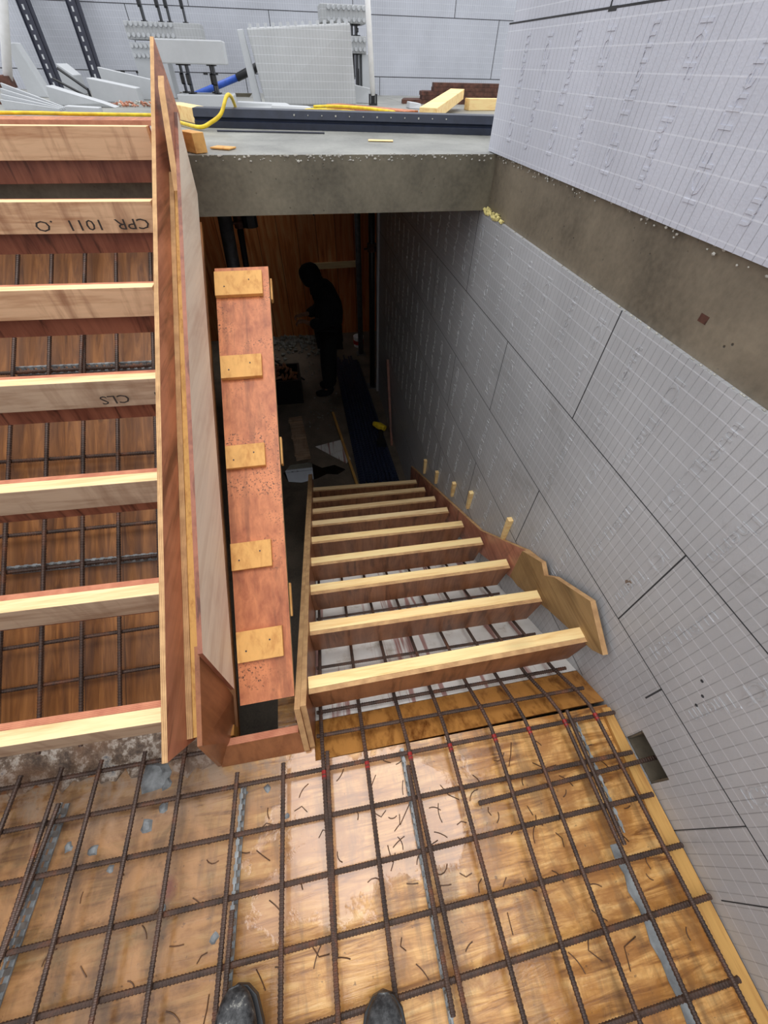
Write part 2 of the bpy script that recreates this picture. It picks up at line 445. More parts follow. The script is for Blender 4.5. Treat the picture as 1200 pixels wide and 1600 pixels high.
def white_soffit_mat():
    m = NT('white_faced_board_with_rust_runs')
    n = m.noise(m.coord((1, 1, 1), rnd=False), 9, 5, 0.7)
    col = m.ramp(n, [(0.28, lin((196, 186, 172))), (0.45, lin((236, 232, 226))), (0.7, lin((244, 242, 238)))])
    st = m.ramp(m.noise(m.coord((16, 0.8, 0.8), rnd=False), 1.5, 3, 0.5), [(0.56, K0), (0.62, W1)])
    col = m.mix(m.math('MULTIPLY', st, 0.75), col, lin((150, 74, 62)))
    m.col(col); m.rough(0.4, 0.4); return m.mat
M['white_soffit'] = white_soffit_mat()
M['amber'] = wood('wet_amber_plywood', (178, 124, 64), (106, 62, 26), 'Y', 0.6, 0.3, rough=0.25, spec=0.5)
def planks_wall_mat():
    m = NT('orange_brown_plank_wall')
    tc = m.new('TexCoord'); sp = m.new('SeparateXYZ'); m.link(tc.outputs['Object'], sp.inputs[0])
    pl = m.math('DIVIDE', sp.outputs[0], 0.28); idx = m.math('FLOOR', pl); fr = m.math('FRACT', pl)
    wn_ = m.new('TexWhiteNoise'); wn_.noise_dimensions = '1D'; m.link(idx, wn_.inputs['W'])
    g = m.noise(m.coord((9, 9, 0.8), rnd=False), 2.0, 5, 0.6, 0.6)
    col = m.ramp(g, [(0.3, lin((180, 92, 44))), (0.5, lin((228, 140, 78))), (0.7, lin((240, 178, 118)))])
    col = m.mix(m.math('MULTIPLY', wn_.outputs['Value'], 0.45), col, lin((170, 76, 42)))
    seam = m.math('LESS_THAN', fr, 0.03)
    col = m.mix(m.math('MULTIPLY', seam, 0.8), col, lin((60, 26, 14)))
    m.col(col); m.rough(0.5, 0.3); return m.mat
M['planks'] = planks_wall_mat()
M['water'] = NT('standing_water'); M['water'].col(lin((34, 30, 26))); M['water'].rough(0.02, 0.9)
M['water'].b.inputs['Coat Weight'].default_value = 1.0; M['water'].b.inputs['Coat Roughness'].default_value = 0.01
M['water'] = M['water'].mat

# ------------------------------------------------------------------ setting: walls, floors, slab
WX = 0.89           # face of the foam wall beside the stair
def text_mesh(body, size, extr):
    cu = bpy.data.curves.new('t', 'FONT'); cu.body = body; cu.size = size; cu.extrude = extr; cu.resolution_u = 2
    cu.align_x = 'LEFT'
    o = bpy.data.objects.new('t', cu); C.objects.link(o)
    dg = bpy.context.evaluated_depsgraph_get()
    me = bpy.data.meshes.new_from_object(o.evaluated_get(dg))
    vs = [v.co.copy() for v in me.vertices]; fs = [tuple(p.vertices) for p in me.polygons]
    bpy.data.objects.remove(o); bpy.data.curves.remove(cu); bpy.data.meshes.remove(me)
    return vs, fs

# lower wall with the cut pocket (y -0.01..0.126, z 0..0.118)
wall = MB()
YB, YE, ZB, ZT = -1.25, 5.0, -1.65, 1.05
py0, py1, pz0, pz1 = -0.008, 0.126, 0.0, 0.118
wall.box(WX, WX + 0.3, YB, py0, ZB, ZT); wall.box(WX, WX + 0.3, py1, YE, ZB, ZT)
wall.box(WX, WX + 0.3, py0, py1, pz1, ZT); wall.box(WX, WX + 0.3, py0, py1, ZB, pz0)
wall.box(WX + 0.11, WX + 0.3, py0, py1, pz0, pz1)
wall_right = struct(wall.build('wall_right', M['eps'], loc=(WX, 0, ZB)))
b = MB(); b.box(WX + 0.014, WX + 0.29, YB, 2.16, 1.05, 1.252)
b.build('concrete_band', M['conc'], wall_right)
u = MB(); u.box(WX, WX + 0.3, YB, 2.235, 1.255, 1.607); u.box(WX + 0.002, WX + 0.3, YB, 2.2, 1.61, 2.35)
u.build('upper_course', M['eps_up'], wall_right)
pk = MB(); pk.box(WX + 0.104, WX + 0.1095, py0 + .0005, py1 - .0005, pz0, pz1 - .0005); pk.box(WX + 0.012, WX + 0.104, py0 + .0005, py0 + 0.006, pz0, pz1 - .0005); pk.box(WX + 0.012, WX + 0.104, py1 - 0.006, py1 - .0005, pz0, pz1 - .0005)
pk.box(WX + 0.012, WX + 0.104, py0 + .006, py1 - .006, pz0, pz0 + .006)
pk.build('pocket_core', M['conc'], wall_right)
HOLES = [(0.169, 0.467), (0.14, 0.437), (0.128, 0.398)]
M['scuff'] = plain('brown_scuff', (128, 112, 98), 0.7)
# joints between the blocks: thin dark recessed lines
j = MB()
def jl(y0, y1, z0, z1, t=0.0016): j.box(WX - 0.0004, WX + 0.001, y0, y1, z0 - t, z1 + t)
for zz in (0.68, 0.31, -0.06, -0.43, -0.80, -1.17):
    jl(YB if zz > 0.3 else 0.36, YE, zz, zz)
for k, zz in enumerate((0.68, 0.31, -0.06, -0.43, -0.80)):
    for q in range(-1, 4):
        y = 1.02 + (0.6 if k % 2 else 0) + 1.2 * q
        if y > YB and y < 4.9 and (zz > 0 or y > 0.6): j.box(WX - 0.0004, WX + 0.001, y - 0.0022, y + 0.0022, zz, zz + 0.37)
j.box(WX - 0.0004, WX + 0.001, 0.193, 0.198, 0.22, 0.31)
j.box(WX - 0.0004, WX + 0.001, -0.125, -0.1225, 0.0, 0.31); j.box(WX - 0.0004, WX + 0.001, -0.273, -0.270, 0.06, 0.23)
j.box(WX - 0.0004, WX + 0.001, YB, 2.23, 1.606, 1.6105)
for y in (1.545, 0.35): j.box(WX - 0.0004, WX + 0.001, y - 0.002, y + 0.002, 1.608, 1.99)
j.box(WX - 0.0006, WX + 0.001, 1.51, 1.55, 1.602, 1.611)
for (y_, z_) in HOLES: j.tube([(WX - 0.0005, y_, z_), (WX + 0.001, y_, z_)], 0.0045, 8)
j.build('block_joint', M['joint'], wall_right)
st_ = MB()
for (y_, z_, r_s) in ((0.481, 0.442, 0.009), (0.475, 0.454, 0.006)):
    st_.tube([(WX - 0.0004, y_, z_), (WX + 0.001, y_, z_)], r_s, 9)
st_.build('brown_scuff', M['scuff'], wall_right)
# moulded lettering
tv, tf = text_mesh('ICF Therm', 0.058, 0.0016)
tw = max(v.x for v in tv)
L = MB(); LU = MB()
def put_text(y, z0, z1, up):
    s = (z1 - z0) / tw
    vs = []
    for v in tv:
        a = v.x * s; bb = v.y * 0.95 - 0.02; c = -v.z
        if up: vs.append((WX + c, y + bb, z0 + a))
        else: vs.append((WX + c, y - bb, z1 - a))
    (LU if z0 > 1.2 else L).poly(vs, tf)
for row, zb in enumerate((0.68, 0.31, -0.06, -0.43, -0.80, 1.255)):
    for k in range(-9, 24):
        y = 0.37 + 0.1775 * k + (0.0 if row % 2 == 0 else 0.09)
        if zb > 1.2:
            y -= 0.02
            if y > 2.15: continue
        if y < -1.1 or (zb < 0 and y < 0.7) or (zb < 0.3 and y < 0.0 and False): continue
        if abs(y - 0.06) < 0.11 and zb == -0.06: continue
        put_text(y, zb + 0.045, zb + 0.325, k % 2 == 1)
L.build('moulded_lettering', M['eps'], wall_right); LU.build('moulded_lettering', M['eps_up'], wall_right)
# crumbled foam and mortar along both edges of the band, and a bead of yellow foam
cr_ = MB()
def blob(mb, c, r, m=0):
    vs = []; 
    for a in range(5):
        an = a / 5 * 2 * PI
        vs.append((c[0] - r * 0.3, c[1] + math.cos(an) * r * random.uniform(0.6, 1.2), c[2] + math.sin(an) * r * random.uniform(0.4, 0.8)))
    vs.append((c[0] - r * 0.7, c[1], c[2])); vs.append((c[0] + r, c[1], c[2]))
    fs = []
    for a in range(5):
        fs.append((a, (a + 1) % 5, 5)); fs.append(((a + 1) % 5, a, 6))
    mb.poly(vs, fs, m)
for _ in range(150):
    y = random.uniform(-0.3, 2.2)
    blob(cr_, (WX + 0.008, y, 1.254 - random.random() ** 2 * 0.02), random.uniform(0.002, 0.006))
for _ in range(60):
    blob(cr_, (WX + 0.004, random.uniform(0.2, 2.1), 1.052), random.uniform(0.002, 0.006))
cr_.build('crumbled_edge', M['white_crumb'], wall_right)
fy = MB()
for _ in range(34):
    y = 2.16 - random.random() * 0.22
    blob(fy, (WX + 0.002, y, 1.055 + random.uniform(-0.006, 0.012)), random.uniform(0.008, 0.018))
fy.build('expanding_foam_bead', M['foam_y'], wall_right)
rs = MB(); rs.box(WX + 0.0133, WX + 0.0142, 0.765, 0.79, 1.118, 1.135); rs.build('rust_stain', M['rust_steel'], wall_right)

# landing deck
dk = MB()
dk.prism_z([(-1.58, -1.25), (WX - 0.001, -1.25), (WX - 0.001, 0.235), (-0.155, 0.247), (-0.155, 0.47), (-0.275, 0.47), (-0.275, 0.347),
            (-0.41, 0.347), (-0.41, 0.33), (-1.58, 0.33)], -0.02, 0.0)
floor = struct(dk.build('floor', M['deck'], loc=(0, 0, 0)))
# soffit of the rising flight
def up_z(y): return 0.565 * (y - 0.325)
s = MB(); s.prism_x([(0.33, -0.02), (0.33, 0.0), (2.16, up_z(2.16)), (2.16, up_z(2.16) - 0.02)], -1.58, -0.40)
struct(s.build('soffit_boards', M['soffit'], loc=(0, 0, 0)))
mo = NT('mortar_smeared_board')
_v = mo.coord((1, 1, 1), rnd=False); _a = mo.noise(_v, 22, 6, 0.75, 0.15); _b = mo.noise(_v, 5, 3)
_c = mo.ramp(_a, [(0.38, lin((70, 54, 42))), (0.49, lin((112, 92, 74))), (0.58, lin((184, 172, 158))), (0.68, lin((110, 114, 118)))])
mo.col(mo.mix(mo.ramp(_b, [(0.45, K0), (0.6, (0.6, 0.6, 0.6, 1))]), _c, lin((118, 84, 56)))); mo.rough(0.4); mo.bump(_a, 0.5, 0.01)
s = MB(); near = []; x = -1.57
while x < -0.47:
    near.append((x, 0.322 + random.uniform(-0.022, 0.02) - (0.03 if x > -0.62 else 0))); x += 0.022
near.append((-0.47, 0.30))
vv = [(x, y, 0.0007) for x, y in near] + [(x, 0.345, up_z(0.345) + 0.003) for x, y in near] + [(x, 0.45, up_z(0.45) + 0.003) for x, y in near]
nn_ = len(near)
s.poly(vv, [(a, a + 1, nn_ + a + 1, nn_ + a) for a in range(nn_ - 1)] + [(nn_ + a, nn_ + a + 1, 2 * nn_ + a + 1, 2 * nn_ + a) for a in range(nn_ - 1)])
s.build('mortar_smear', mo.mat, bpy.data.objects['soffit_boards'])
# soffit of the descending flight
def dn_z(y): return -0.6 * (y - 0.245)
s = MB(); s.prism_x([(0.248, -0.002), (0.385, dn_z(0.385)), (0.385, dn_z(0.385) - 0.02), (0.248, -0.022)], -0.155, WX - 0.001)
struct(s.build('soffit_strip', M['amber'], loc=(0, 0, 0)))
s = MB(); s.prism_x([(0.387, dn_z(0.387)), (2.93, dn_z(2.93)), (2.93, dn_z(2.93) - 0.02), (0.387, dn_z(0.387) - 0.02)], -0.155, WX - 0.001)
struct(s.build('soffit_panel', M['white_soffit'], loc=(0, 0, 0)))
# concrete slab above, left and right basements
s = MB(); SD = [0, 1, 0, 0, 0, 0]
s.box(-4.6, WX + 0.02, 2.16, 6.0, 1.055, 1.252, 0, SD); s.box(-4.6, WX + 0.02, 6.72, 7.0, 1.055, 1.252, 0, SD)
s.box(-4.6, -1.2, 6.0, 6.72, 1.055, 1.252, 0, SD); s.box(-0.3, WX + 0.02, 6.0, 6.72, 1.055, 1.252, 0, SD); s.box(WX + 0.3, 4.0, 2.26, 7.0, 1.055, 1.252, 0, [0, 1, 0, 0, 0, 0])
s.box(WX + 0.02, WX + 0.3, 2.162, 7.0, 1.055, 1.2515, 0, [0, 1, 0, 0, 0, 0])
slab = struct(s.build('concrete_slab', [M['conc_front'], M['conc_top']], loc=(0, 2.16, 1.055)))
c2 = MB()
for _ in range(130):
    x = random.uniform(-0.37, 0.88)
    vs = Vector((x, 2.158, 1.252 - random.random() ** 2 * 0.02)); r = random.uniform(0.002, 0.007)
    bl = MB(); blob(bl, (0, 0, 0), r)
    c2.poly([(vs.x + p[1], vs.y + p[0] * 0.6, vs.z + p[2]) for p in bl.v], bl.f)
c2.build('rough_concrete_edge', M['white_crumb'], slab)
s = MB(); s.box(-4.6, 4.0, 6.8, 7.05, 1.252, 2.5)
bw = struct(s.build('wall_back', M['eps_back'], loc=(0, 6.8, 1.25)))
j = MB()
def jb(x0, x1, z0, z1): j.box(x0, x1, 6.7985, 6.801, z0, z1)
jb(-4.6, 4, 1.398, 1.404); jb(-4.6, 4, 1.85, 1.855); 
for x in (-1.42, 0.0, 2.585, -3.2): jb(x - 0.003, x + 0.003, 1.404, 1.852)
for x in (-2.2, -1.5, -0.35, 1.2): jb(x - 0.003, x + 0.003, 1.25, 1.4)
for x in (-0.8, 0.9, 2.05): jb(x - 0.003, x + 0.003, 1.853, 2.3)
for _ in range(16):
    x = random.uniform(-2.4, 0.4); jb(x, x + random.uniform(0.02, 0.06), 1.385, 1.4)
j.build('block_joint', M['joint'], bw)
s = MB(); s.box(-4.6, WX + 0.6, -1.4, 7.0, -1.7, -1.65)
struct(s.build('floor_basement', M['conc_floor'], loc=(0, 0, -1.65)))
s = MB(); s.box(-4.6, 2.0, 6.95, 7.05, -1.65, 1.055)
struct(s.build('wall_far_basement', M['planks'], loc=(0, 6.95, -1.65)))
s = MB(); s.box(-4.6, -4.5, 2.0, 7.0, -1.65, 1.055); struct(s.build('unseen_wall_left_basement', M['conc_front']))  # unseen side wall, added to keep the basement dark
s = MB(); s.box(-1.68, -1.58, -1.25, 2.16, -1.65, 1.255); s.box(-4.6, -1.58, 2.0, 2.16, -1.65, 1.055)
struct(s.build('unseen_wall_left', M['eps_up']))  # unseen wall left of the stair, added to shade the well
s = MB(); s.box(-1.68, WX, -1.35, -1.25, -1.65, 0.9); struct(s.build('unseen_wall_near', M['eps_up']))  # unseen wall behind the camera, added and kept low to control the shade
# wall return at the far end of the stair wall
s = MB(); s.box(0.868, WX, 5.0, 5.06, -1.65, 1.055); s.box(WX, 1.5, 5.0, 5.15, -1.65, 1.055); s.box(1.4, 1.5, 5.0, 7.0, -1.65, 1.055)
struct(s.build('wall_return', M['eps_plain']))

# ------------------------------------------------------------------ riser forms, rising flight
LEFT = [(0.381, 0.352, 0.34), (0.541, 0.635, 0.623), (0.701, 0.921, 0.906), (0.861, 1.206, 1.187), (1.021, 1.485, 1.464), (1.181, 1.797, 1.772), (1.341, 2.042, 2.040)]
desc_l = ['at the foot of the rising flight, lowest of seven', 'second from the foot of the rising flight', 'third up the rising flight, with a smooth grey face',
          'fourth up the rising flight, stamped CLS', 'fifth up the rising flight, with a large knot', 'sixth up the rising flight, stamped CPR 1011', 'topmost of the rising flight, at the concrete slab edge']
def text_on(parent, body, size, x, y, z, flip, sx=1.0):
    vs, fs = text_mesh(body, size, 0.0004)
    vs = [Vector((v.x * sx, v.y, v.z)) for v in vs]
    t = MB(); sgn = -1 if flip else 1
    t.poly([(x + sgn * v.x, y - 0.0006 - v.z, z + sgn * v.y) for v in vs], fs)
    t.build('stamped_lettering', M['text_ink'], parent)
for k, (z, yl, yr) in enumerate(LEFT):
    xl, xr = -1.56, -0.475
    # the board runs slightly askew: y at x=-0.9 is yl, at x=-0.5 is yr
    sl = (yr - yl) / 0.4
    ya = yr + sl * (xl + 0.5); yb = yr + sl * (xr + 0.5)
    t = thing('riser_form', 'timber riser form with plywood backing, ' + desc_l[k], 'formwork', (xl, ya, z - 0.16), 'riser forms of the rising flight')
    face = M['cls_face'] if k >= 4 else M['cls_grey']
    m = MB(); m.hexa([(xl, ya, z - 0.089), (xr, yb, z - 0.089), (xr, yb + 0.038, z - 0.089), (xl, ya + 0.038, z - 0.089),
                      (xl, ya, z), (xr, yb, z), (xr, yb + 0.038, z), (xl, ya + 0.038, z)], 0, [1, 0, 1, 0, 1, 0])
    o = m.build('timber_rail', [M['cls'], face], t, bevel=0.0015)
    m = MB(); y0 = 0.0385; y1 = 0.0565
    m.hexa([(xl, ya + y0, z - 0.158), (xr, yb + y0, z - 0.158), (xr, yb + y1, z - 0.158), (xl, ya + y1, z - 0.158),
            (xl, ya + y0, z - 0.002), (xr, yb + y0, z - 0.002), (xr, yb + y1, z - 0.002), (xl, ya + y1, z - 0.002)], 0, [0, 1, 0, 1, 0, 1])
    m.build('plywood_face', [M['phen_dk'], M['edge_red']], t)
    if k == 5: text_on(o, '4  CPR  1011  .O', 0.043, -0.435, yb - 0.004, z - 0.046, True, 1.42)
    if k == 3: text_on(o, 'M     CLS', 0.04, -0.462, yb - 0.003, z - 0.044, True, 1.3)

# ------------------------------------------------------------------ riser forms, descending flight
RIGHT = [(0.15, 0.412, 0.416, 0.868), (-0.01, 0.684, 0.664, 0.855), (-0.17, 0.957, 0.939, 0.86), (-0.33, 1.228, 1.208, 0.85), (-0.49, 1.5, 1.471, 0.846),
         (-0.65, 1.769, 1.738, 0.846), (-0.81, 2.029, 2.005, 0.842), (-0.97, 2.3, 2.271, 0.84), (-1.13, 2.587, 2.532, 0.84)]
for k, (z, yl, yr, xr) in enumerate(RIGHT):
    xl = -0.149
    where = 'topmost of nine on the descending flight' if k == 0 else ('lowest of nine, at the foot of the descending flight' if k == 8 else ORD[k] + ' down from the landing on the descending flight')
    t = thing('riser_form', 'plywood riser form, ' + where, 'formwork', (xl, yl, z - 0.16), 'riser forms of the descending flight')
    m = MB()
    def q(y0, y1, z0, z1, xr0=None):
        xr_ = xr if xr0 is None else xr0
        return [(xl, yl + y0, z0), (xr_, yr + y0, z0), (xr_, yr + y1, z0), (xl, yl + y1, z0),
                (xl, yl + y0, z1), (xr, yr + y0, z1), (xr, yr + y1, z1), (xl, yl + y1, z1)]
    m.hexa(q(0.0, 0.016, z - 0.16, z - 0.001, xr - 0.03), 0, [0, 1, 0, 0, 0, 0]); m.build('plywood_face', [M['phen_x'], M['edge_y']], t)
    m = MB(); m.hexa(q(0.0165, 0.0565, z - 0.089, z)); m.build('timber_rail', M['cls_yellow'] if k < 5 else M['cls'], t, bevel=0.0015)

# ------------------------------------------------------------------ side forms of the rising flight
t = thing('side_form', 'tall rosy plywood side panel with a timber rail along its right face', 'formwork', (-0.45, 0.3, 0.2))
def p1x(y): return -0.45 + (y - 0.235) * 0.0143
m = MB(); m.prism_x([(0.235, 0.424), (2.333, 1.550), (2.434, 1.345), (0.339, 0.221)], lambda y, z: p1x(y) - 0.013, lambda y, z: p1x(y), 0, 1)
m.build('plywood_sheet', [M['phen_y'], M['edge_x']], t)
def railz(y): return 0.385 + 0.545 * (y - 0.277) - 0.065
RP = [(0.30, railz(0.30)), (1.95, railz(1.95)), (1.99, railz(1.95) - 0.06), (0.335, railz(0.30) - 0.07)]
m = MB(); m.prism_x(RP, lambda y, z: p1x(y) + 0.0005, lambda y, z: p1x(y) + 0.016, 0, 0)
m.build('packing_strip', M['edge_x'], t)
m = MB(); m.prism_x(RP, lambda y, z: p1x(y) + 0.0165, lambda y, z: p1x(y) + 0.036, 0, None)
m.build('timber_rail', M['timber_y'], t, bevel=0.002)

t = thing('side_form', 'pale plywood side panel running up the stairwell beside the rosy panel', 'formwork', (-0.37, 0.44, 0.22))
def p2t(y): return 0.431 + 0.5217 * (y - 0.255)
def p2b(y): return 0.215 + 0.563 * (y - 0.40)
def p2x(y): return -0.362 + (y - 0.4) * -0.003
m = MB(); m.prism_x([(0.44, p2b(0.44)), (2.06, p2b(2.06)), (2.10, p2t(2.10) - 0.02), (0.44, p2t(0.44))], lambda y, z: p2x(y) - 0.012, lambda y, z: p2x(y), 0, 1)
m.build('plywood_sheet', [M['ply_pale'], M['phen_dk']], t)
m = MB(); m.prism_x([(1.82, 1.20), (2.12, 1.38), (2.10, 1.46), (2.05, 1.435)], -0.3985, -0.3795, 0, 1)
m.build('packing_strip', [M['phen_y'], M['edge_x']], t)

# cleated board in the stairwell
t = thing('cleated_board', 'copper-coloured plywood board with five nailed cleats rising in the stairwell', 'board', (-0.26, 0.4, 0.2))
def bz(y): return 0.20 + 0.475 * (y - 0.40)
def bl(y): return -0.352 - 0.003 * (y - 0.4)
def brr(y): return -0.188 + 0.033 * (y - 0.4)
def slab_piece(mb, y0, y1, f0, f1, h0, h1, side=None):
    n = Vector((0, -0.43, 0.90))
    def P(y, f, h):
        x = bl(y) + (brr(y) - bl(y)) * f
        return Vector((x, y, bz(y))) + n * h
    mb.hexa([P(y0, f0, h0), P(y0, f1, h0), P(y1, f1, h0), P(y1, f0, h0), P(y0, f0, h1), P(y0, f1, h1), P(y1, f1, h1), P(y1, f0, h1)], 0, side)
m = MB(); slab_piece(m, 0.40, 1.93, 0, 1, -0.018, 0, [0, 0, 1, 1, 1, 1]); m.build('plywood_sheet', [M['phen_copper'], M['edge_y']], t)
for (a, b_, f0, f1) in ((0.512, 0.597, 0.02, 0.86), (0.775, 0.858, 0.01, 0.75), (1.105, 1.185, 0.02, 0.74), (1.44, 1.53, 0.02, 0.78), (1.79, 1.90, 0.0, 0.88)):
    m = MB(); slab_piece(m, a, b_, f0, f1, 0.0004, 0.016); cl = m.build('cleat', M['ply_block'], t, bevel=0.001)
    for fa, fb in ((0.2, 0.35), (0.72, 0.6)):
        y_ = a + (b_ - a) * fb; f_ = f0 + (f1 - f0) * fa; n_v = Vector((0, -0.43, 0.90))
        p_ = Vector((bl(y_) + (brr(y_) - bl(y_)) * f_, y_, bz(y_))) + n_v * 0.016
        m = MB(); m.tube([p_, p_ + n_v * 0.002], 0.0026, 7); m.build('nail', M['tray_steel'], cl)
for a in (1.80, 1.12, 0.62):
    m = MB(); slab_piece(m, a, a + 0.10, 1.002, 1.035, -0.05, -0.03); m.build('cleat', M['ply_block'], t)

# box end of the stairwell at landing level
t = thing('stairwell_box_form', 'layered plywood end piece closing the stairwell at the landing', 'formwork', (-0.31, 0.3, 0.0))
m = MB(); m.hexa([(-0.452, 0.283, 0.001), (-0.166, 0.279, 0.001), (-0.183, 0.300, 0.001), (-0.44, 0.302, 0.001),
                  (-0.456, 0.319, 0.100), (-0.193, 0.319, 0.100), (-0.193, 0.340, 0.100), (-0.445, 0.340, 0.100)], 0, [0, 1, 0, 0, 0, 0])
m.build('plywood_end', [M['phen_brown'], M['edge_red']], t)
m = MB()
ck = [(-0.374, 0.462, 0.525), (-0.392, 0.268, 0.376), (-0.453, 0.287, 0.002), (-0.412, 0.350, 0.002), (-0.374, 0.432, 0.20)]
m.poly(ck + [(x - 0.012, y, z) for x, y, z in ck], [(0, 1, 2, 3, 4), (9, 8, 7, 6, 5)] + [(a, 5 + a, 5 + (a + 1) % 5, (a + 1) % 5) for a in range(5)])
m.build('plywood_cheek', M['phen_brown'], t)
m = MB(); m.box(-0.425, -0.392, 0.345, 0.375, 0.06, 0.11); m.build('corner_block', M['amber'], t)
m = MB(); m.box(-0.205, -0.19, 0.36, 0.378, 0.002, 0.08); m.build('corner_block', M['phen_brown'], t)

# left side form of the descending flight
t = thing('side_form', 'double plywood side panel left of the descending flight, layered edges up', 'formwork', (-0.17, 0.36, 0.0))
def r1(y): return 0.222 - 0.552 * (y - 0.36)
for k, (xa, xb, a, z0) in enumerate(((-0.1865, -0.169, 0.352, 0.0), (-0.1685, -0.151, 0.36, 0.0))):
    m = MB(); m.prism_x([(a, r1(a)), (2.86, r1(2.86)), (2.80, r1(2.80) - 0.26), (a - 0.075, r1(a) - 0.205 )], lambda y, z, xa=xa: xa + 0.002 * (y - 0.36), lambda y, z, xb=xb: xb + 0.002 * (y - 0.36), 0, 1)
    m.build('plywood_sheet', [M['phen_brown'], M['edge_x']], t)

# right side form against the wall
t = thing('side_form', 'film-faced plywood side panel fixed along the foam wall on the descending flight', 'formwork', (0.86, 0.36, 0.0))
m = MB(); m.prism_x([(2.90, -1.24), (1.314, -0.335), (0.905, 0.028), (0.815, 0.08), (0.812, -0.09), (0.80, -0.145), (1.755, -0.85), (2.86, -1.50)], 0.8695, 0.8875, 0, 1)
M['phen_pink'] = phenolic('film_faced_ply_pink', (198, 136, 110), (136, 74, 56), 'Y', 0.4, 0.6, streak=0.5, sdir=(3, 7, 2.5))
m.build('plywood_sheet', [M['phen_pink'], M['edge_x']], t)
m = MB(); m.prism_x([(0.905, 0.030), (0.775, 0.128), (0.728, 0.098), (0.680, 0.160), (0.506, 0.285), (0.349, 0.193), (0.385, 0.150), (0.62, 0.0), (0.83, -0.16), (0.905, -0.19)], 0.848, 0.8685, 0, 1)
m.build('end_piece', [M['ply_ochre'], M['edge_x']], t)
PEGS = [(2.492, -0.80, 0.10), (2.177, -0.65, 0.07), (1.823, -0.43, 0.075), (1.556, -0.25, 0.09), (1.108, 0.015, 0.10)]
pl_ = ['farthest peg down the flight', 'second peg from the bottom', 'middle peg', 'fourth peg from the bottom', 'tallest peg nearest the landing']
for k, (y, zt, h) in enumerate(PEGS):
    m = MB(); w = 0.014
    m.hexa([(0.8695, y - w * .7, zt - h - 0.06), (0.8895, y - w * .7, zt - h - 0.06), (0.8895, y + w * .7, zt - h - 0.06), (0.8695, y + w * .7, zt - h - 0.06),
            (0.862 + 0.002, y - w, zt), (0.8895, y - w, zt), (0.8895, y + w, zt), (0.862 + 0.002, y + w, zt)])
    tag(m.build('timber_peg', M['cls_yellow'], bevel=0.001), 'small timber wedge between wall and side panel, ' + pl_[k], 'peg', 'timber pegs along the wall')

# ------------------------------------------------------------------ reinforcement
RB = 0.0061
def rebar(pts, label, group, r=RB):
    m = MB(); m.tube(pts, r, 8, ribs=0.0085)
    return tag(m.build('rebar', M['rebar'], smooth=False), label, 'rebar', group)
def ext(a, b, y): # extend line a->b to given y
    t = (y - a[1]) / (b[1] - a[1]); return (a[0] + (b[0] - a[0]) * t, y)
ZY, ZX = 0.0555, 0.0432
YL = [((-1.036, 0.38), (-1.041, 0.23)), ((-0.921, 0.359), (-0.933, -0.036)), ((-0.807, 0.338), (-0.817, -0.159)), ((-0.679, 0.315), (-0.686, -0.183)), ((-0.555, 0.293), (-0.568, -0.205))]
k = 0
where = ['', '']
long_n = 0
def longlab():
    global long_n
    s_ = ORD[long_n]; long_n += 1
    return s_
for a, b_ in YL:
    e = ext(a, b_, -0.95)
    # bends up under the rising flight's risers
    pts = [(e[0], e[1], ZY), (a[0], 0.34, ZY), ]
    rebar([(e[0], e[1], ZY), (a[0], 0.36, ZY)], 'landing rebar running away from the boots, %s from the left frame edge' % longlab(), 'lengthwise landing rebars')
for a, b_ in [((-0.389, 0.251), (-0.411, -0.235)), ((-0.249, 0.251), (-0.263, -0.263))]:
    e = ext(a, b_, -0.95)
    rebar([(e[0], e[1], ZY), (a[0], a[1], ZY)], 'landing rebar ending short of the stairwell box, %s from the left frame edge' % longlab(), 'lengthwise landing rebars')
def dz(y): return dn_z(y) + 0.055
YR = [((-0.126, 0.2), -0.131, (-0.132, -0.287)), ((0.01, 0.2), 0.008, (0.005, -0.273)), ((0.149, 0.207), 0.143, (0.161, -0.342)), ((0.283, 0.214), 0.282, (0.292, -0.367)),
      ((0.435, 0.207), 0.423, (0.432, -0.393)), ((0.557, 0.205), 0.548, (0.555, -0.416)), ((0.687, 0.215), 0.66, (0.689, -0.441)), ((0.801, 0.217), 0.775, (0.819, -0.466))]
M['red_paint'] = plain('red_marking_paint', (150, 30, 26), 0.5)
for a, xs, b_ in YR:
    e = ext(a, b_, -0.95)
    rb = rebar([(e[0], e[1], ZY), (a[0], 0.19, ZY), (a[0], 0.235, ZY - 0.008), (a[0] * .7 + xs * .3, 0.29, dz(0.29) - 0.001), (xs, 0.40, dz(0.40)), (xs, 2.4, dz(2.4))],
          'rebar bending down from the landing into the descending flight, %s from the left frame edge' % longlab(), 'lengthwise landing rebars')
    m = MB(); m.tube([(a[0], 0.185, ZY), (a[0], 0.208, ZY - 0.003)], 0.0072, 8); m.build('paint_mark', M['red_paint'], rb)['label'] = 'red paint mark'
for (a, b_, w) in [((-0.9, 0.266), (-0.931, -0.039), 'left lapping bar beside the grey spacer near the left frame edge'),
                   ((-0.398 + 0.014, -0.054), (-0.407 + 0.014, -0.236), 'short lapping bar above the left boot'),
                   ((-0.117 + 0.006, 0.259), (-0.14 + 0.012, -0.187), 'thin lapping bar doubled beside the bar below the box corner'),
                   ((0.136, 0.175), (0.131, -0.326), 'lapping bar along the middle grey spacer'),
                   ((0.706 + 0.004, 0.234), (0.703, -0.123), 'lapping bar over the right grey spacer')]:
    rebar([(b_[0], b_[1], ZY - 0.001), (a[0], a[1], ZY - 0.001)], 'short rebar lap, ' + w, 'lap bars on the landing')
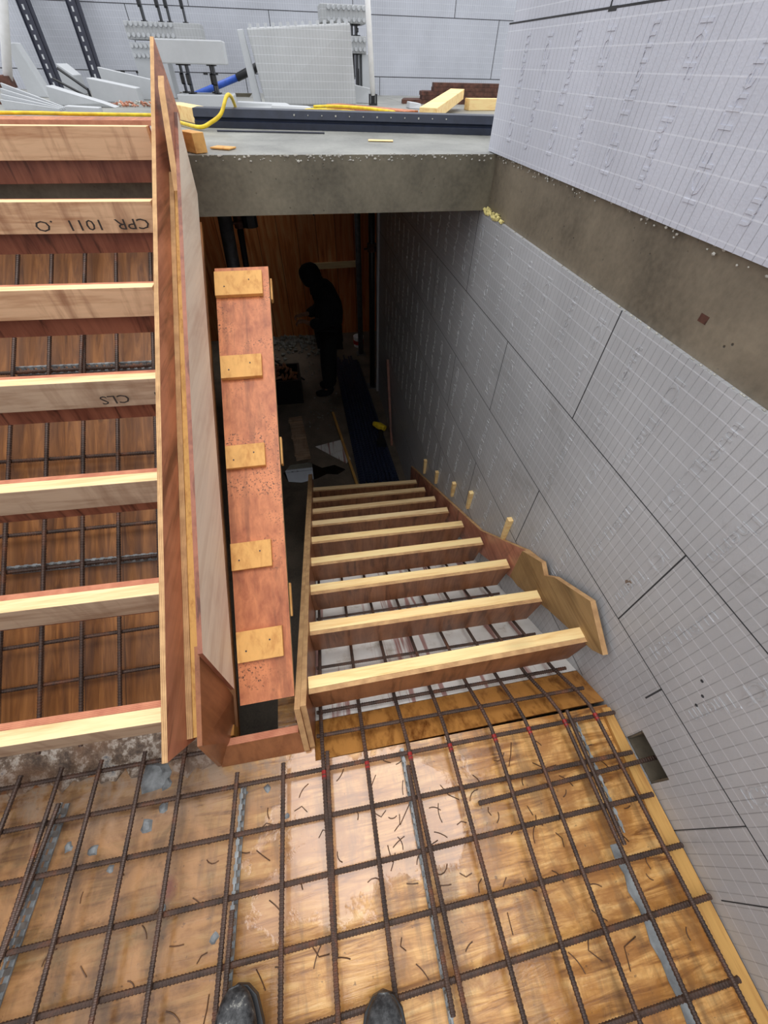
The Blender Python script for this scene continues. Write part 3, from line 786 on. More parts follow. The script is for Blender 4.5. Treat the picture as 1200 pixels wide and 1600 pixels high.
XB = [((-1.50, 0.341), (-0.498, 0.328), 'farthest cross rebar, ending under the rosy side panel'),
      ((-1.50, 0.232), (0.877, 0.200), 'cross rebar just in front of the stairwell box'),
      ((-1.50, 0.115), (0.866, 0.081), 'cross rebar passing just before the wall pocket'),
      ((0.327, 0.043), (0.936, 0.054), 'short cross rebar reaching into the wall pocket'),
      ((-1.50, -0.030), (0.864, -0.032), 'cross rebar across the puddle middle'),
      ((-1.50, -0.150), (0.873, -0.154), 'cross rebar just ahead of the left boot'),
      ((-1.50, -0.305), (0.877, -0.262), 'cross rebar ahead of the right boot'),
      ((-1.50, -0.43), (0.842, -0.403), 'nearest cross rebar at the lower right frame corner')]
for a, b_, w in XB:
    z0 = ZX if 'short' not in w else ZX - 0.002
    rebar([(a[0], a[1], z0), (b_[0], b_[1], z0)], 'rusty landing ' + w, 'cross rebars on the landing')
dnx = [(0.318, 0.30), (0.405, 0.392), (0.61, 0.586), (0.925, 0.897), (1.2, 1.18)]
dnl = ['first below the landing lip', 'tucked under the topmost riser form', 'seen between the two topmost riser forms', 'seen between the second and third riser forms', 'under the fourth riser form']
for (yl, yr), w in zip(dnx, dnl):
    rebar([(-0.147, yl, dz(yl) - 0.0125), (0.83, yr, dz(yr) - 0.0125)], 'cross rebar on the descending flight, ' + w, 'cross rebars on the descending flight')
# rising flight mesh
def uz(y): return up_z(y) + 0.05
for k, x in enumerate((-1.10, -0.98, -0.86, -0.745, -0.615)):
    w = ['right at the left frame edge', 'second from the left frame edge', 'third from the left frame edge', 'fourth from the left frame edge', 'nearest the rosy side panel'][k]
    rebar([(x, 0.40, uz(0.40)), (x + 0.02, 2.05, uz(2.05))], 'rebar running up the rising flight, ' + w, 'lengthwise rebars of the rising flight')
rebar([(-0.852, 1.50, uz(1.50) + 0.012), (-0.83, 2.04, uz(2.04) + 0.012)], 'short rebar lap up the rising flight, ending between the fourth and fifth riser forms', 'lengthwise rebars of the rising flight')
for k, (yl, yr) in enumerate(((0.582, 0.577), (0.695, 0.689), (0.913, 0.897), (1.025, 1.0), (1.261, 1.227), (1.555, 1.539), (1.838, 1.826))):
    rebar([(-1.5, yl, uz(yl) - 0.012), (-0.49, yr, uz(yr) - 0.012)], 'cross rebar under the rising flight, %s up from the landing' % ORD[k], 'cross rebars of the rising flight')

# grey castellated spacers under the mesh
def spacer(a, b_, label, lift=None):
    a = Vector(a); b_ = Vector(b_); d = b_ - a; L_ = d.length; d.normalize()
    up = Vector((0, 0, 1)) if abs(d.z) < 0.05 else Vector((0, 0, 1))
    w = d.cross(up).normalized() * 0.0065
    n = int(L_ / 0.026)
    m = MB()
    def seg(t0, t1, h0, h1, ws=1.0):
        p0 = a + d * t0; p1 = a + d * t1; W_ = w * ws
        m.hexa([p0 - W_ + up * h0, p0 + W_ + up * h0, p1 + W_ + up * h0, p1 - W_ + up * h0,
                p0 - W_ + up * h1, p0 + W_ + up * h1, p1 + W_ + up * h1, p1 - W_ + up * h1])
    seg(0, L_, 0.0, 0.006, 0.9)
    for i in range(n):
        t0 = i * L_ / n
        seg(t0, t0 + 0.013, 0.006, 0.034, 0.8)
    seg(0, L_, 0.028, 0.0345, 0.35)
    return tag(m.build('rebar_spacer', M['galv']), label, 'spacer', 'rebar spacers')
spacer((-0.378, 0.224, 0.001), (-0.405, -0.45, 0.001), 'long grey notched spacer strip leading to the left boot')
spacer((0.128, 0.227, 0.001), (0.128, -0.45, 0.001), 'long grey notched spacer strip at the middle of the landing')
spacer((0.735, 0.21, 0.001), (0.728, -0.10, 0.001), 'short grey notched spacer strip near the wall pocket')
spacer((-0.95, 0.019 - 0.3, 0.001), (-0.905, 0.27, 0.001), 'grey notched spacer strip near the left frame edge')
spacer((-1.10, 0.925, uz(0.925) - 0.053), (-0.49, 0.905, uz(0.905) - 0.053), 'grey notched spacer strip between second and third riser forms')
spacer((-1.10, 1.575, uz(1.575) - 0.053), (-0.49, 1.56, uz(1.56) - 0.053), 'grey notched spacer strip between fourth and fifth riser forms')
# grey mortar smear along the seam near the wall
m = MB(); pts = []
for i in range(15):
    y = -0.12 - i * 0.033
    pts.append((0.685 + 0.0 * i + random.uniform(-0.006, 0.006), y))
rgt = [(0.715, -0.12 - i * 0.033) for i in range(15)][::-1]
m.prism_z(pts + rgt, 0.0005, 0.004); tag(m.build('mortar_smear', M['galv']), 'wavy grey mortar smear along a deck seam at the right', 'mortar')
m = MB(); m.prism_z([(0.855, 0.225), (0.8855, 0.222), (0.8855, -1.0), (0.838, -1.0), (0.838, -0.1)], 0.0005, 0.019)
tag(m.build('timber_batten', M['timber_y'], bevel=0.001), 'long orange timber batten on the deck along the foam wall', 'timber')

# loose bits of cut tie wire
WIRE = [(-0.34, 0.10), (-0.31, 0.16), (-0.36, 0.06), (-0.20, 0.12), (-0.18, 0.18), (-0.29, 0.02), (-0.17, 0.05), (-0.21, -0.02), (-0.13, -0.05), (-0.30, -0.06), (-0.10, 0.02), (-0.04, 0.10), (0.0, 0.14), (0.05, 0.05), (0.03, 0.0),
        (0.06, 0.02), (0.07, -0.03), (0.04, -0.05), (0.09, 0.04), (0.10, 0.0), (0.02, -0.08), (0.08, -0.08), (0.11, -0.06), (0.17, 0.0), (0.19, -0.02), (0.20, 0.03), (0.18, 0.07), (0.22, 0.10), (0.21, -0.07), (0.18, -0.11), (0.24, -0.09),
        (0.30, 0.06), (0.33, 0.12), (0.35, 0.04), (0.39, 0.01), (0.42, 0.14), (0.47, 0.11), (0.50, 0.06), (0.48, 0.01), (0.52, -0.04), (0.46, -0.07), (0.41, -0.05), (0.55, -0.10), (0.50, -0.13), (0.60, 0.16), (0.63, 0.10), (0.65, 0.04),
        (0.60, 0.02), (0.36, -0.12), (0.34, -0.20), (0.42, -0.16), (0.28, -0.15), (0.58, -0.18), (0.60, -0.25), (0.66, -0.30), (0.77, 0.12), (0.79, 0.06), (0.75, 0.02), (0.77, -0.04), (0.74, -0.12), (0.78, -0.17), (0.76, -0.22), (0.79, -0.30),
        (0.55, -0.32), (0.45, -0.30), (-0.48, 0.05), (-0.45, 0.11), (-0.47, -0.03), (-0.52, -0.09), (-0.46, -0.13), (-0.58, -0.01), (-0.62, -0.07), (-0.44, -0.19), (-0.5, -0.22), (-0.72, 0.1), (-0.79, 0.02), (-0.84, -0.04), (-0.63, -0.15), (-0.75, -0.12),
        (-0.33, -0.17), (-0.28, -0.19), (-0.2, -0.16), (-0.18, -0.21), (-0.09, -0.19), (0.05, -0.22), (0.1, -0.26), (-0.06, 0.2), (0.06, 0.215), (0.10, 0.19), (0.2, -0.24), (0.02, 0.07), (0.12, 0.1), (-0.14, 0.08), (0.25, 0.0)]
for i, (x, y) in enumerate(WIRE):
    an = random.uniform(0, 2 * PI); L_ = random.uniform(0.022, 0.05); bend = random.uniform(-1.3, 1.3)
    if i % 9 == 0: L_ *= 1.7
    p = Vector((x + random.uniform(-.012, .012), y + random.uniform(-.012, .012), 0.0016)); pts = [p.copy()]
    for q_ in range(4):
        a2 = an + bend * (q_ / 3 if i % 3 else (0 if q_ < 2 else 1))
        p = p + Vector((math.cos(a2), math.sin(a2), 0)) * L_ / 4; pts.append(Vector((p.x, p.y, 0.0016)))
    m = MB(); m.tube(pts, 0.0014, 5)
    tag(m.build('wire_offcut', M['wire']), 'short bent offcut of rusty tie wire lying on the wet deck', 'wire', 'tie wire offcuts on the landing')

# pebbles and mortar crumbs on the deck
PB = [(-0.665, 0.30, 0.052, ''), (-0.62, 0.21, 0.02, 'large'), (-0.66, 0.17, 0.02, 'small'), (-0.80, 0.14, 0.016, ''), (-0.62, 0.27, 0.02, ''), (-0.38, 0.20, 0.012, ''), (-0.31, 0.20, 0.012, ''), (-0.25, 0.12, 0.009, ''), (-0.74, 0.09, 0.012, ''), (-0.58, -0.02, 0.01, ''), (-0.44, -0.1, 0.012, ''), (-0.87, 0.16, 0.013, '')]
for i, (x, y, r, _) in enumerate(PB):
    m = MB(); n = 9; vs = []
    ring = [r * random.uniform(0.6, 1.15) for _ in range(n)]
    vs += [(x + math.cos(2 * PI * a / n) * ring[a], y + math.sin(2 * PI * a / n) * ring[a], 0.0006) for a in range(n)]
    vs += [(x + math.cos(2 * PI * a / n) * ring[a] * .6, y + math.sin(2 * PI * a / n) * ring[a] * .6, r * 0.3) for a in range(n)]
    m.poly(vs, [tuple(range(n - 1, -1, -1)), tuple(range(n, 2 * n))] + [(a, (a + 1) % n, n + (a + 1) % n, n + a) for a in range(n)])
    tag(m.build('mortar_lump', M['mortar']), 'grey splat of dried mortar stuck on the left of the deck', 'mortar', 'mortar splats on the deck')

# ------------------------------------------------------------------ boots at the lower edge
def boot(cx, cy, ang, label):
    t = thing('work_boot', label, 'boot', (cx, cy, 0.063))
    ca, sa = math.cos(ang), math.sin(ang)
    def T(x, y, z): return (cx + ca * x - sa * y, cy + sa * x + ca * y, 0.063 + z)
    # upper: cross sections from toe (y=0) back to heel (y=-0.29)
    secs = [(0.0, 0.012, 0.03, 0.04), (-0.012, 0.030, 0.02, 0.058), (-0.035, 0.042, 0.018, 0.072), (-0.07, 0.049, 0.018, 0.08), (-0.11, 0.05, 0.018, 0.088), (-0.15, 0.044, 0.018, 0.11), (-0.19, 0.039, 0.018, 0.15), (-0.23, 0.038, 0.018, 0.20), (-0.27, 0.036, 0.018, 0.21), (-0.295, 0.02, 0.025, 0.20)]
    m = MB(); n = 14; o = 0; vs = []; fs = []
    for (y, w, z0, z1) in secs:
        for a in range(n):
            an = 2 * PI * a / n; c, s_ = math.cos(an), math.sin(an)
            zc = (z0 + z1) / 2; h = (z1 - z0) / 2
            ex = lambda q: math.copysign(abs(q) ** 0.75, q)
            vs.append(T(ex(c) * w, y, zc + ex(s_) * h))
    for k in range(len(secs) - 1):
        for a in range(n):
            b2 = (a + 1) % n
            fs.append((k * n + a, k * n + b2, (k + 1) * n + b2, (k + 1) * n + a))
    fs.append(tuple(range(n))); fs.append(tuple(range((len(secs) - 1) * n + n - 1, (len(secs) - 1) * n - 1, -1)))
    m.poly(vs, fs); o = m.build('upper', M['boot'], t, smooth=True)
    sd = o.modifiers.new('s', 'SUBSURF'); sd.levels = 1; sd.render_levels = 2
    m = MB(); out = [(0.0, 0.0), (0.025, -0.008), (0.044, -0.03), (0.054, -0.075), (0.053, -0.12), (0.043, -0.17), (0.041, -0.26), (0.025, -0.30)]
    pts = out + [(-x, y) for x, y in out[::-1][:-1]]
    mm = MB(); mm.prism_z(pts, 0, 0.022); m.poly([T(*v) for v in mm.v], mm.f)
    m.build('sole', M['black_plastic'], t, bevel=0.002)
    for k in range(4):
        y = -0.12 - 0.02 * k; z = 0.092 + 0.013 * k + (0.006 * k if k > 1 else 0)
        m = MB(); m.tube([T(-0.022, y, z - 0.004), T(0, y, z + 0.004), T(0.022, y, z - 0.004)], 0.0025, 6); m.build('lace', M['cloth_black'], t)
boot(-0.358, -0.180, 0.12, 'scuffed black work boot, left one of the pair at the lower frame edge')
boot(-0.022, -0.252, -0.12, 'scuffed black work boot, right one of the pair at the lower frame edge')

# ------------------------------------------------------------------ things on the upper slab
S = 1.2525
# black steel channel along the slab edge
t = thing('steel_channel', 'long black steel channel with punched holes lying along the slab edge', 'steel beam', (0.3, 3.0, S))
d = Vector((1.514, -0.305, 0)).normalized(); nrm = Vector((-d.y, d.x, 0))
A = Vector((-0.47, 3.16, S)); Lc = 2.6
def chan(mb, prof):
    n = len(prof); vs = []
    for e in (0, Lc):
        for (u_, z) in prof: vs.append(tuple(A + d * e + nrm * u_ + Vector((0, 0, z * 0.68))))
    fs = [(i, (i + 1) % n, n + (i + 1) % n, n + i) for i in range(n)] + [tuple(range(n - 1, -1, -1)), tuple(range(n, 2 * n))]
    mb.poly(vs, fs)
m = MB(); chan(m, [(0, 0), (-0.01, 0.0), (-0.01, 0.035), (0.0, 0.045), (0.0, 0.055), (-0.01, 0.062), (0.0, 0.104), (0.08, 0.108), (0.08, 0.112), (-0.004, 0.109), (-0.015, 0.062), (-0.005, 0.05), (-0.005, 0.048), (-0.016, 0.037), (-0.016, -0.0)][::-1])
chan(m, [(0.0, 0.0), (0.09, 0.0), (0.09, 0.006), (0.0, 0.006)])
m.build('channel_profile', M['black_steel'], t)
m = MB()
for k in range(12):
    p = A + d * (0.55 + 0.075 * k) + Vector((0, 0, 0.058)) - nrm * 0.0125
    m.tube([p, p - nrm * 0.002], 0.0045 if k % 3 == 0 else 0.003, 6)
m.build('punched_hole', M['white_crumb'], t)
m = MB(); p0 = Vector((-0.34, 2.93, S + 0.0045)); m.tube([p0, p0 + Vector((0.55, -0.08, 0))], 0.004, 6)
tag(m.build('steel_rod', M['tray_steel']), 'thin dark steel rod lying in front of the black channel', 'rod')

# standing foam block
t = thing('foam_block', 'large pale foam block standing upright on the slab, knobs on top', 'foam block', (0.25, 4.95, S))
m = MB(); c = [(-0.12, 4.86, S), (0.67, 4.98, S), (0.67, 5.07, S), (-0.12, 4.95, S), (-0.185, 4.92, 1.665), (0.64, 5.02, 1.715), (0.64, 5.11, 1.715), (-0.185, 5.01, 1.665)]
m.hexa(c); m.build('foam_panel', M['eps_piece'], t, bevel=0.012)
for i in range(14):
    for jx in (0.2, 0.75):
        f = (i + 0.5) / 14
        if random.random() < 0.12: continue
        p = Vector(c[4]).lerp(Vector(c[5]), f) + Vector((0, 0.09 * jx, 0))
        m_ = MB(); m_.tube([p - Vector((0, 0, 0.002)), p + Vector((0, 0, 0.02))], [0.014, 0.011], 8); m_.build('knob', M['eps_plain'], t)
m = MB(); m.hexa([(-0.215, 4.9, S), (-0.15, 4.91, S), (-0.15, 5.02, S), (-0.215, 5.01, S), (-0.26, 4.94, 1.655), (-0.215, 4.945, 1.66), (-0.215, 5.05, 1.66), (-0.26, 5.04, 1.655)])
# narrow strip leaning against the block's left edge
tag(m.build('foam_strip', M['eps_plain'], bevel=0.004), 'narrow grey foam strip leaning on the left edge of the upright block', 'foam offcut')

def web(mb, x, y0, y1, z0, z1, w=0.028):
    mb.prism_x([(y0, z0), (y1, z0), (y1, z1), (y0, z1)], x - 0.004, x + 0.004)
    for zz in (z0, z1):
        mb.box(x - w, x + w, y0, y1, zz - 0.006 if zz == z1 else zz, zz if zz == z1 else zz + 0.006)
    mb.prism_x([(y0, z0 + (z1 - z0) * .3), (y0 - 0.01, z0 + (z1 - z0) * .35), (y0 - 0.01, z0 + (z1 - z0) * .65), (y0, z0 + (z1 - z0) * .7)], x - 0.012, x + 0.012)
def knob_rows(mb, x0, x1, zs, y, n):
    for i in range(n):
        for zz in zs:
            x = x0 + (x1 - x0) * (i + 0.5) / n
            mk = MB(); mk.tube([(x, y, zz), (x, y - 0.02, zz)], [0.016, 0.013], 8); mk.build('knob', M['eps_plain'], mb)
# front block lying on its side
t = thing('foam_block', 'foam block lying on its side with black webs, behind the rosy panel top', 'foam block', (-0.52, 4.4, S))
m = MB(); m.box(-0.80, -0.34, 4.28, 4.55, 1.475, 1.585); m.build('foam_panel', M['eps_plain'], t, bevel=0.006)
m = MB(); m.box(-0.72, -0.33, 4.28, 4.55, S, 1.332); m.build('foam_panel', M['eps_plain'], t, bevel=0.006)
for x in (-0.68, -0.62, -0.47, -0.44):
    m = MB(); web(m, x + 0.0, 4.31 if x in (-0.62, -0.44) else 4.45, 4.43 if x in (-0.62, -0.44) else 4.53, 1.333, 1.474, 0.022); m.build('web', M['black_plastic'], t)
# rear block standing behind it
t = thing('foam_block', 'knobbed foam block stacked behind the side-lying block, black webs upward', 'foam block', (-0.95, 5.6, S))
m = MB(); m.box(-1.22, -0.60, 5.58, 5.85, 1.60, 1.70); m.build('foam_panel', M['eps_piece'], t, bevel=0.004)
knob_rows(t, -1.22, -0.82, (1.685, 1.625), 5.58, 10)
m = MB(); m.box(-1.22, -0.95, 5.58, 5.85, S, 1.585); m.build('foam_panel', M['eps_plain'], t, bevel=0.004)
knob_rows(t, -1.22, -1.0, (1.565, 1.51), 5.58, 6)
for x in (-1.06, -0.92, -0.85, -0.72):
    m = MB(); web(m, x, 5.62, 5.72, 1.701, 1.95, 0.02); m.build('web', M['black_plastic'], t)
m = MB(); m.box(-1.25, -0.55, 5.58, 5.85, 1.951, 2.05); m.build('foam_panel', M['eps_piece'], t, bevel=0.004)
# column of webs behind the upright block
t = thing('foam_block', 'foam block end with rows of knobs above the upright block, beside the white prop', 'foam block', (0.66, 5.7, S))
m = MB(); m.box(0.45, 0.86, 5.6, 5.9, 1.735, 1.84); m.build('foam_panel', M['eps_piece'], t, bevel=0.004)
knob_rows(t, 0.50, 0.86, (1.82, 1.755), 5.6, 8)
m = MB(); m.box(0.70, 0.86, 5.6, 5.9, 1.56, 1.665); m.build('foam_panel', M['eps_piece'], t, bevel=0.004)
knob_rows(t, 0.70, 0.86, (1.64, 1.585), 5.6, 4)
m = MB(); m.box(0.82, 0.93, 5.62, 5.9, S, 1.56); m.build('foam_panel', M['eps_plain'], t, bevel=0.004)
for x in (0.50, 0.57, 0.68, 0.74): 
    m = MB(); web(m, x, 5.65, 5.75, S, 1.734, 0.012); m.build('web', M['black_plastic'], t)
for x in (0.78,):
    m = MB(); web(m, x, 5.64, 5.8, S, 1.559, 0.03); m.build('web', M['black_plastic'], t)
    m = MB(); web(m, x, 5.64, 5.8, 1.666, 1.734, 0.03); m.build('web', M['black_plastic'], t)

def prop(x0, x1, y, z1, label, foot):
    t = thing('push_pull_prop', label, 'prop', (x1, y, S))
    m = MB(); m.tube([(x1, y, S + 0.06), (x0, y, z1)], 0.022, 12); m.build('tube', M['white_paint'], t, smooth=True)
    m = MB(); m.box(x1 - 0.035, x1 + 0.035, y - 0.03, y + 0.03, S, S + 0.01); m.box(x1 - 0.035, x1 - 0.025, y - 0.025, y + 0.025, S + 0.01, S + 0.07); m.box(x1 + 0.025, x1 + 0.035, y - 0.025, y + 0.025, S + 0.01, S + 0.07)
    m.tube([(x1, y, S + 0.01), (x1, y, S + 0.09)], 0.018, 8); m.build('foot', M['black_plastic'] if foot == 0 else M['rust_steel'], t)
prop(0.745, 0.832, 5.06, 2.4, 'white steel prop standing right of the upright foam block', 0)
# left prop, with a rusty foot
t = thing('push_pull_prop', 'white steel prop at the left frame edge with a rusty brown foot', 'prop', (-2.0, 4.75, S))
m = MB(); m.tube([(-1.967, 4.75, S + 0.12), (-1.43, 4.75, 2.35)], 0.028, 12); m.build('tube', M['white_paint'], t, smooth=True)
m = MB(); m.tube([(-2.0, 4.75, S + 0.13), (-1.98, 4.72, S + 0.06), (-1.90, 4.68, S)], 0.035, 8); m.box(-2.08, -1.86, 4.62, 4.8, S, S + 0.012); m.box(-2.06, -1.94, 4.70, 4.79, S + 0.08, S + 0.14); m.build('foot', M['rust_steel'], t)

# slotted steel trays leaning on the back wall
def tray(x0, x1, label):
    t = thing('slotted_tray', label, 'cable tray', (x1, 6.5, S))
    a = Vector((x1, 6.45, S)); b_ = Vector((x0, 6.77, 2.3)); dd = (b_ - a).normalized(); w = Vector((1, 0, 0)); nn = dd.cross(w).normalized()
    if nn.y > 0: nn = -nn
    L_ = (b_ - a).length
    def pc(u0, u1, t0, t1, h0, h1, mb):
        P = lambda u_, t_, h_: a + w * u_ + dd * t_ + nn * h_
        mb.hexa([P(u0, t0, h0), P(u1, t0, h0), P(u1, t1, h0), P(u0, t1, h0), P(u0, t0, h1), P(u1, t0, h1), P(u1, t1, h1), P(u0, t1, h1)])
    m = MB(); pc(-0.058, 0.058, 0, L_, 0, 0.003, m); pc(-0.06, -0.055, 0, L_, 0, 0.03, m); pc(0.055, 0.06, 0, L_, 0, 0.03, m); pc(0.018, 0.024, 0, L_, 0.003, 0.016, m)
    m.build('channel', M['tray_steel'], t)
    m = MB()
    for k in range(int(L_ / 0.065)): pc(-0.03, -0.014, 0.03 + k * 0.065, 0.065 + k * 0.065, 0.003, 0.0042, m)
    m.build('slots', M['eps_plain'], t)
tray(-2.32, -2.24, 'left dark slotted steel tray leaning on the back foam wall')
tray(-1.87, -1.82, 'right dark slotted steel tray leaning on the back foam wall')

def foam_piece(c, label, mat='eps_plain', name='foam_offcut'):
    m = MB(); m.hexa(c); return tag(m.build(name, M[mat], bevel=0.004), label, 'foam offcut')
foam_piece([(-1.66, 4.5, S), (-1.20, 4.42, S), (-1.20, 4.56, S), (-1.66, 4.64, S), (-1.64, 4.5, 1.355), (-1.28, 4.42, 1.275), (-1.28, 4.56, 1.275), (-1.64, 4.64, 1.355)], 'sloping wedge of white foam lying on the slab at left')
foam_piece([(-1.50, 5.0, S), (-1.14, 4.95, S), (-1.14, 5.12, S), (-1.50, 5.17, S), (-1.50, 5.0, 1.385), (-1.14, 4.95, 1.335), (-1.14, 5.12, 1.335), (-1.50, 5.17, 1.385)], 'tilted white foam slab beside the rosy panel, behind the wedge')
foam_piece([(-1.50, 5.4, S), (-1.06, 5.3, S), (-1.06, 5.36, S), (-1.50, 5.46, S), (-1.50, 5.4, 1.44), (-1.06, 5.3, 1.375), (-1.06, 5.36, 1.375), (-1.50, 5.46, 1.44)], 'thin grooved foam strip lying behind the tilted slab')
foam_piece([(-2.17, 5.5, S), (-2.0, 5.45, S), (-2.0, 5.6, S), (-2.17, 5.7, S), (-2.16, 5.5, 1.555), (-2.09, 5.48, 1.56), (-2.09, 5.6, 1.56), (-2.16, 5.7, 1.555)], 'upright broken foam piece beside the left white prop')
foam_piece([(-2.0, 5.9, S), (-1.86, 5.86, S), (-1.86, 6.1, S), (-2.0, 6.2, S), (-1.98, 5.9, 1.45), (-1.86, 5.86, 1.38), (-1.86, 6.1, 1.38), (-1.98, 6.2, 1.45)], 'foam end piece leaning behind the broken upright piece')
t = thing('foam_offcut', 'ribbed foam offcut with parallel grooves beside the rusty prop foot', 'foam offcut', (-1.7, 4.3, S))
m = MB()
for k in range(4):
    m.hexa([(-1.84, 4.30 - .04 * k, S), (-1.46, 4.18 - .04 * k, S), (-1.46, 4.20 - .04 * k, S), (-1.84, 4.325 - .04 * k, S), (-1.84, 4.30 - .04 * k, 1.37 - .024 * k), (-1.46, 4.18 - .04 * k, 1.265), (-1.46, 4.20 - .04 * k, 1.265), (-1.84, 4.325 - .04 * k, 1.37 - .024 * k)])
m.build('ribs', M['eps_plain'], t)
m = MB(); m.tube([(-1.93, 5.75, 1.42), (-1.70, 5.6, 1.30), (-1.70, 5.6, S)], 0.012, 6)
m.tube([(-1.95, 5.6, 1.36), (-1.70, 5.55, S)], 0.010, 6)
tag(m.build('bent_strap', M['black_plastic']), 'bent black plastic strap among the foam offcuts at left', 'strap')
foam_piece([(-1.38, 3.95, S), (-1.17, 3.92, S), (-1.17, 4.0, S), (-1.38, 4.03, S), (-1.38, 3.95, 1.285), (-1.17, 3.92, 1.28), (-1.17, 4.0, 1.28), (-1.38, 4.03, 1.285)], 'flat white foam scrap in front of the sloping wedge')
for k, (x, y, sx, lab) in enumerate(((-0.13, 4.55, 0.22, 'flat white foam scrap behind the channel, left of the upright block'), (0.08, 4.35, 0.16, 'crumbled white foam scrap at the foot of the upright block'), (0.77, 5.35, 0.09, 'small white foam lump between upright block and prop'), (1.14, 4.75, 0.05, 'tiny foam lump left of the dark steel stack'))):
    h = (0.035, 0.03, 0.12, 0.04)[k]
    foam_piece([(x - sx, y - .05, S), (x + sx, y - .09, S), (x + sx * .95, y + .09, S), (x - sx, y + .09, S), (x - sx * .9, y - .04, S + h), (x + sx * .9, y - .07, S + h * .8), (x + sx * .8, y + .07, S + h * .8), (x - sx * .9, y + .07, S + h)], lab)
# red and white rubble strip
m = MB()
for _ in range(120):
    x = random.uniform(-1.3, -0.85); y = random.uniform(4.5, 4.9); r = random.uniform(0.006, 0.02)
    bl_ = MB(); blob(bl_, (0, 0, 0), r); m.poly([(x + p[0], y + p[1], S + r * .5 + p[2]) for p in bl_.v], bl_.f, 0 if random.random() < .5 else 1)
    if random.random() < .45:
        for q_ in range(1, 11): m.m[-q_] = 1
tag(m.build('rubble', [M['white_crumb'], M['phen_y']]), 'scatter of small red and white rubble on the slab', 'rubble', kind='stuff')
# blue lever bar
t = thing('lever_bar', 'blue bar with a black grip lying propped behind the side-lying foam block', 'tool', (-0.75, 5.2, 1.26))
m = MB(); m.tube([(-0.78, 5.2, 1.275), (-0.32, 5.2, 1.405)], 0.022, 10); m.build('bar', M['blue'], t, smooth=True)
m = MB(); m.tube([(-0.34, 5.2, 1.40), (-0.12, 5.17, 1.475), (-0.09, 5.165, 1.487)], [0.026, 0.03, 0.026], 10); m.build('grip', M['black_plastic'], t, smooth=True)
# timbers
def beam(a, b_, w, h, mat, label, name='timber_length', edge=None):
    a = Vector(a); b_ = Vector(b_); d_ = (b_ - a).normalized(); s_ = d_.cross(Vector((0, 0, 1))).normalized() * w / 2; up = s_.cross(d_).normalized() * h
    if up.z < 0: up = -up
    m = MB(); m.hexa([a - s_, a + s_, b_ + s_, b_ - s_, a - s_ + up, a + s_ + up, b_ + s_ + up, b_ - s_ + up])
    return tag(m.build(name, M[mat], bevel=0.002), label, 'timber')
beam((-0.66, 3.72, S + .001), (-0.43, 3.30, S + .001), 0.1, 0.065, 'cls_yellow', 'short yellow timber offcut beside the channel end and yellow cable')
beam((0.97, 3.62, S + 0.003), (1.52, 4.75, S + 0.06), 0.12, 0.06, 'cls_yellow', 'thick yellow timber lying at an angle behind the channel')
beam((1.57, 4.60, S + .001), (2.6, 4.75, S + .001), 0.09, 0.07, 'cls_yellow', 'orange timber length lying across in front of the dark steel stack')
beam((0.42, 4.55, S + .001), (0.93, 3.92, S + .001), 0.15, 0.03, 'phen_copper', 'reddish plank lying behind the channel under the upright block')
beam((-0.395, 2.28, S + .001), (-0.33, 2.19, S + .001), 0.05, 0.06, 'ply_block', 'small timber block on the slab edge beside the pale panel')
beam((-0.30, 2.34, S + .001), (-0.22, 2.30, S + .001), 0.06, 0.006, 'ply_block', 'thin wood chip on the slab near the small block')
beam((0.40, 2.58, S + .001), (0.52, 2.56, S + .001), 0.04, 0.004, 'cls_yellow', 'flat wood chip on the slab in front of the channel')
m = MB(); m.box(-1.9, -0.68, 3.22, 3.42, S, S + 0.02, 0, [0, 0, 1, 1, 1, 1]); tag(m.build('plywood_sheet', [M['phen_copper'], M['edge_red']]), 'orange plywood strip on the slab behind the topmost left riser form', 'plywood')
m = MB(); m.box(-1.9, -0.76, 3.47, 3.60, S, S + 0.006); tag(m.build('plywood_sheet', M['phen_brown']), 'narrow brown plywood strip on the slab behind the orange strip', 'plywood')
# stacked dark steel lengths
rows = [(5, 0.0), (5, 0.028), (4, 0.056), (4, 0.084), (3, 0.112)]
n_ = 0
for (cnt, zz) in rows:
    for k in range(cnt):
        x0 = 1.16 + (0.0 if zz < 0.02 else (0.18 if zz < 0.07 else 0.30)) + 0.02 * k + random.uniform(0, .03); y = 5.33 + 0.07 * k + zz * 0.4
        m = MB(); m.box(x0, 3.2, y, y + 0.045, S + zz + 0.0005, S + zz + 0.0275)
        tag(m.build('steel_length', M['rust_steel']), 'dark rusty steel length in the flat stack at the back wall', 'steel bar', 'dark steel lengths stacked at the back wall')
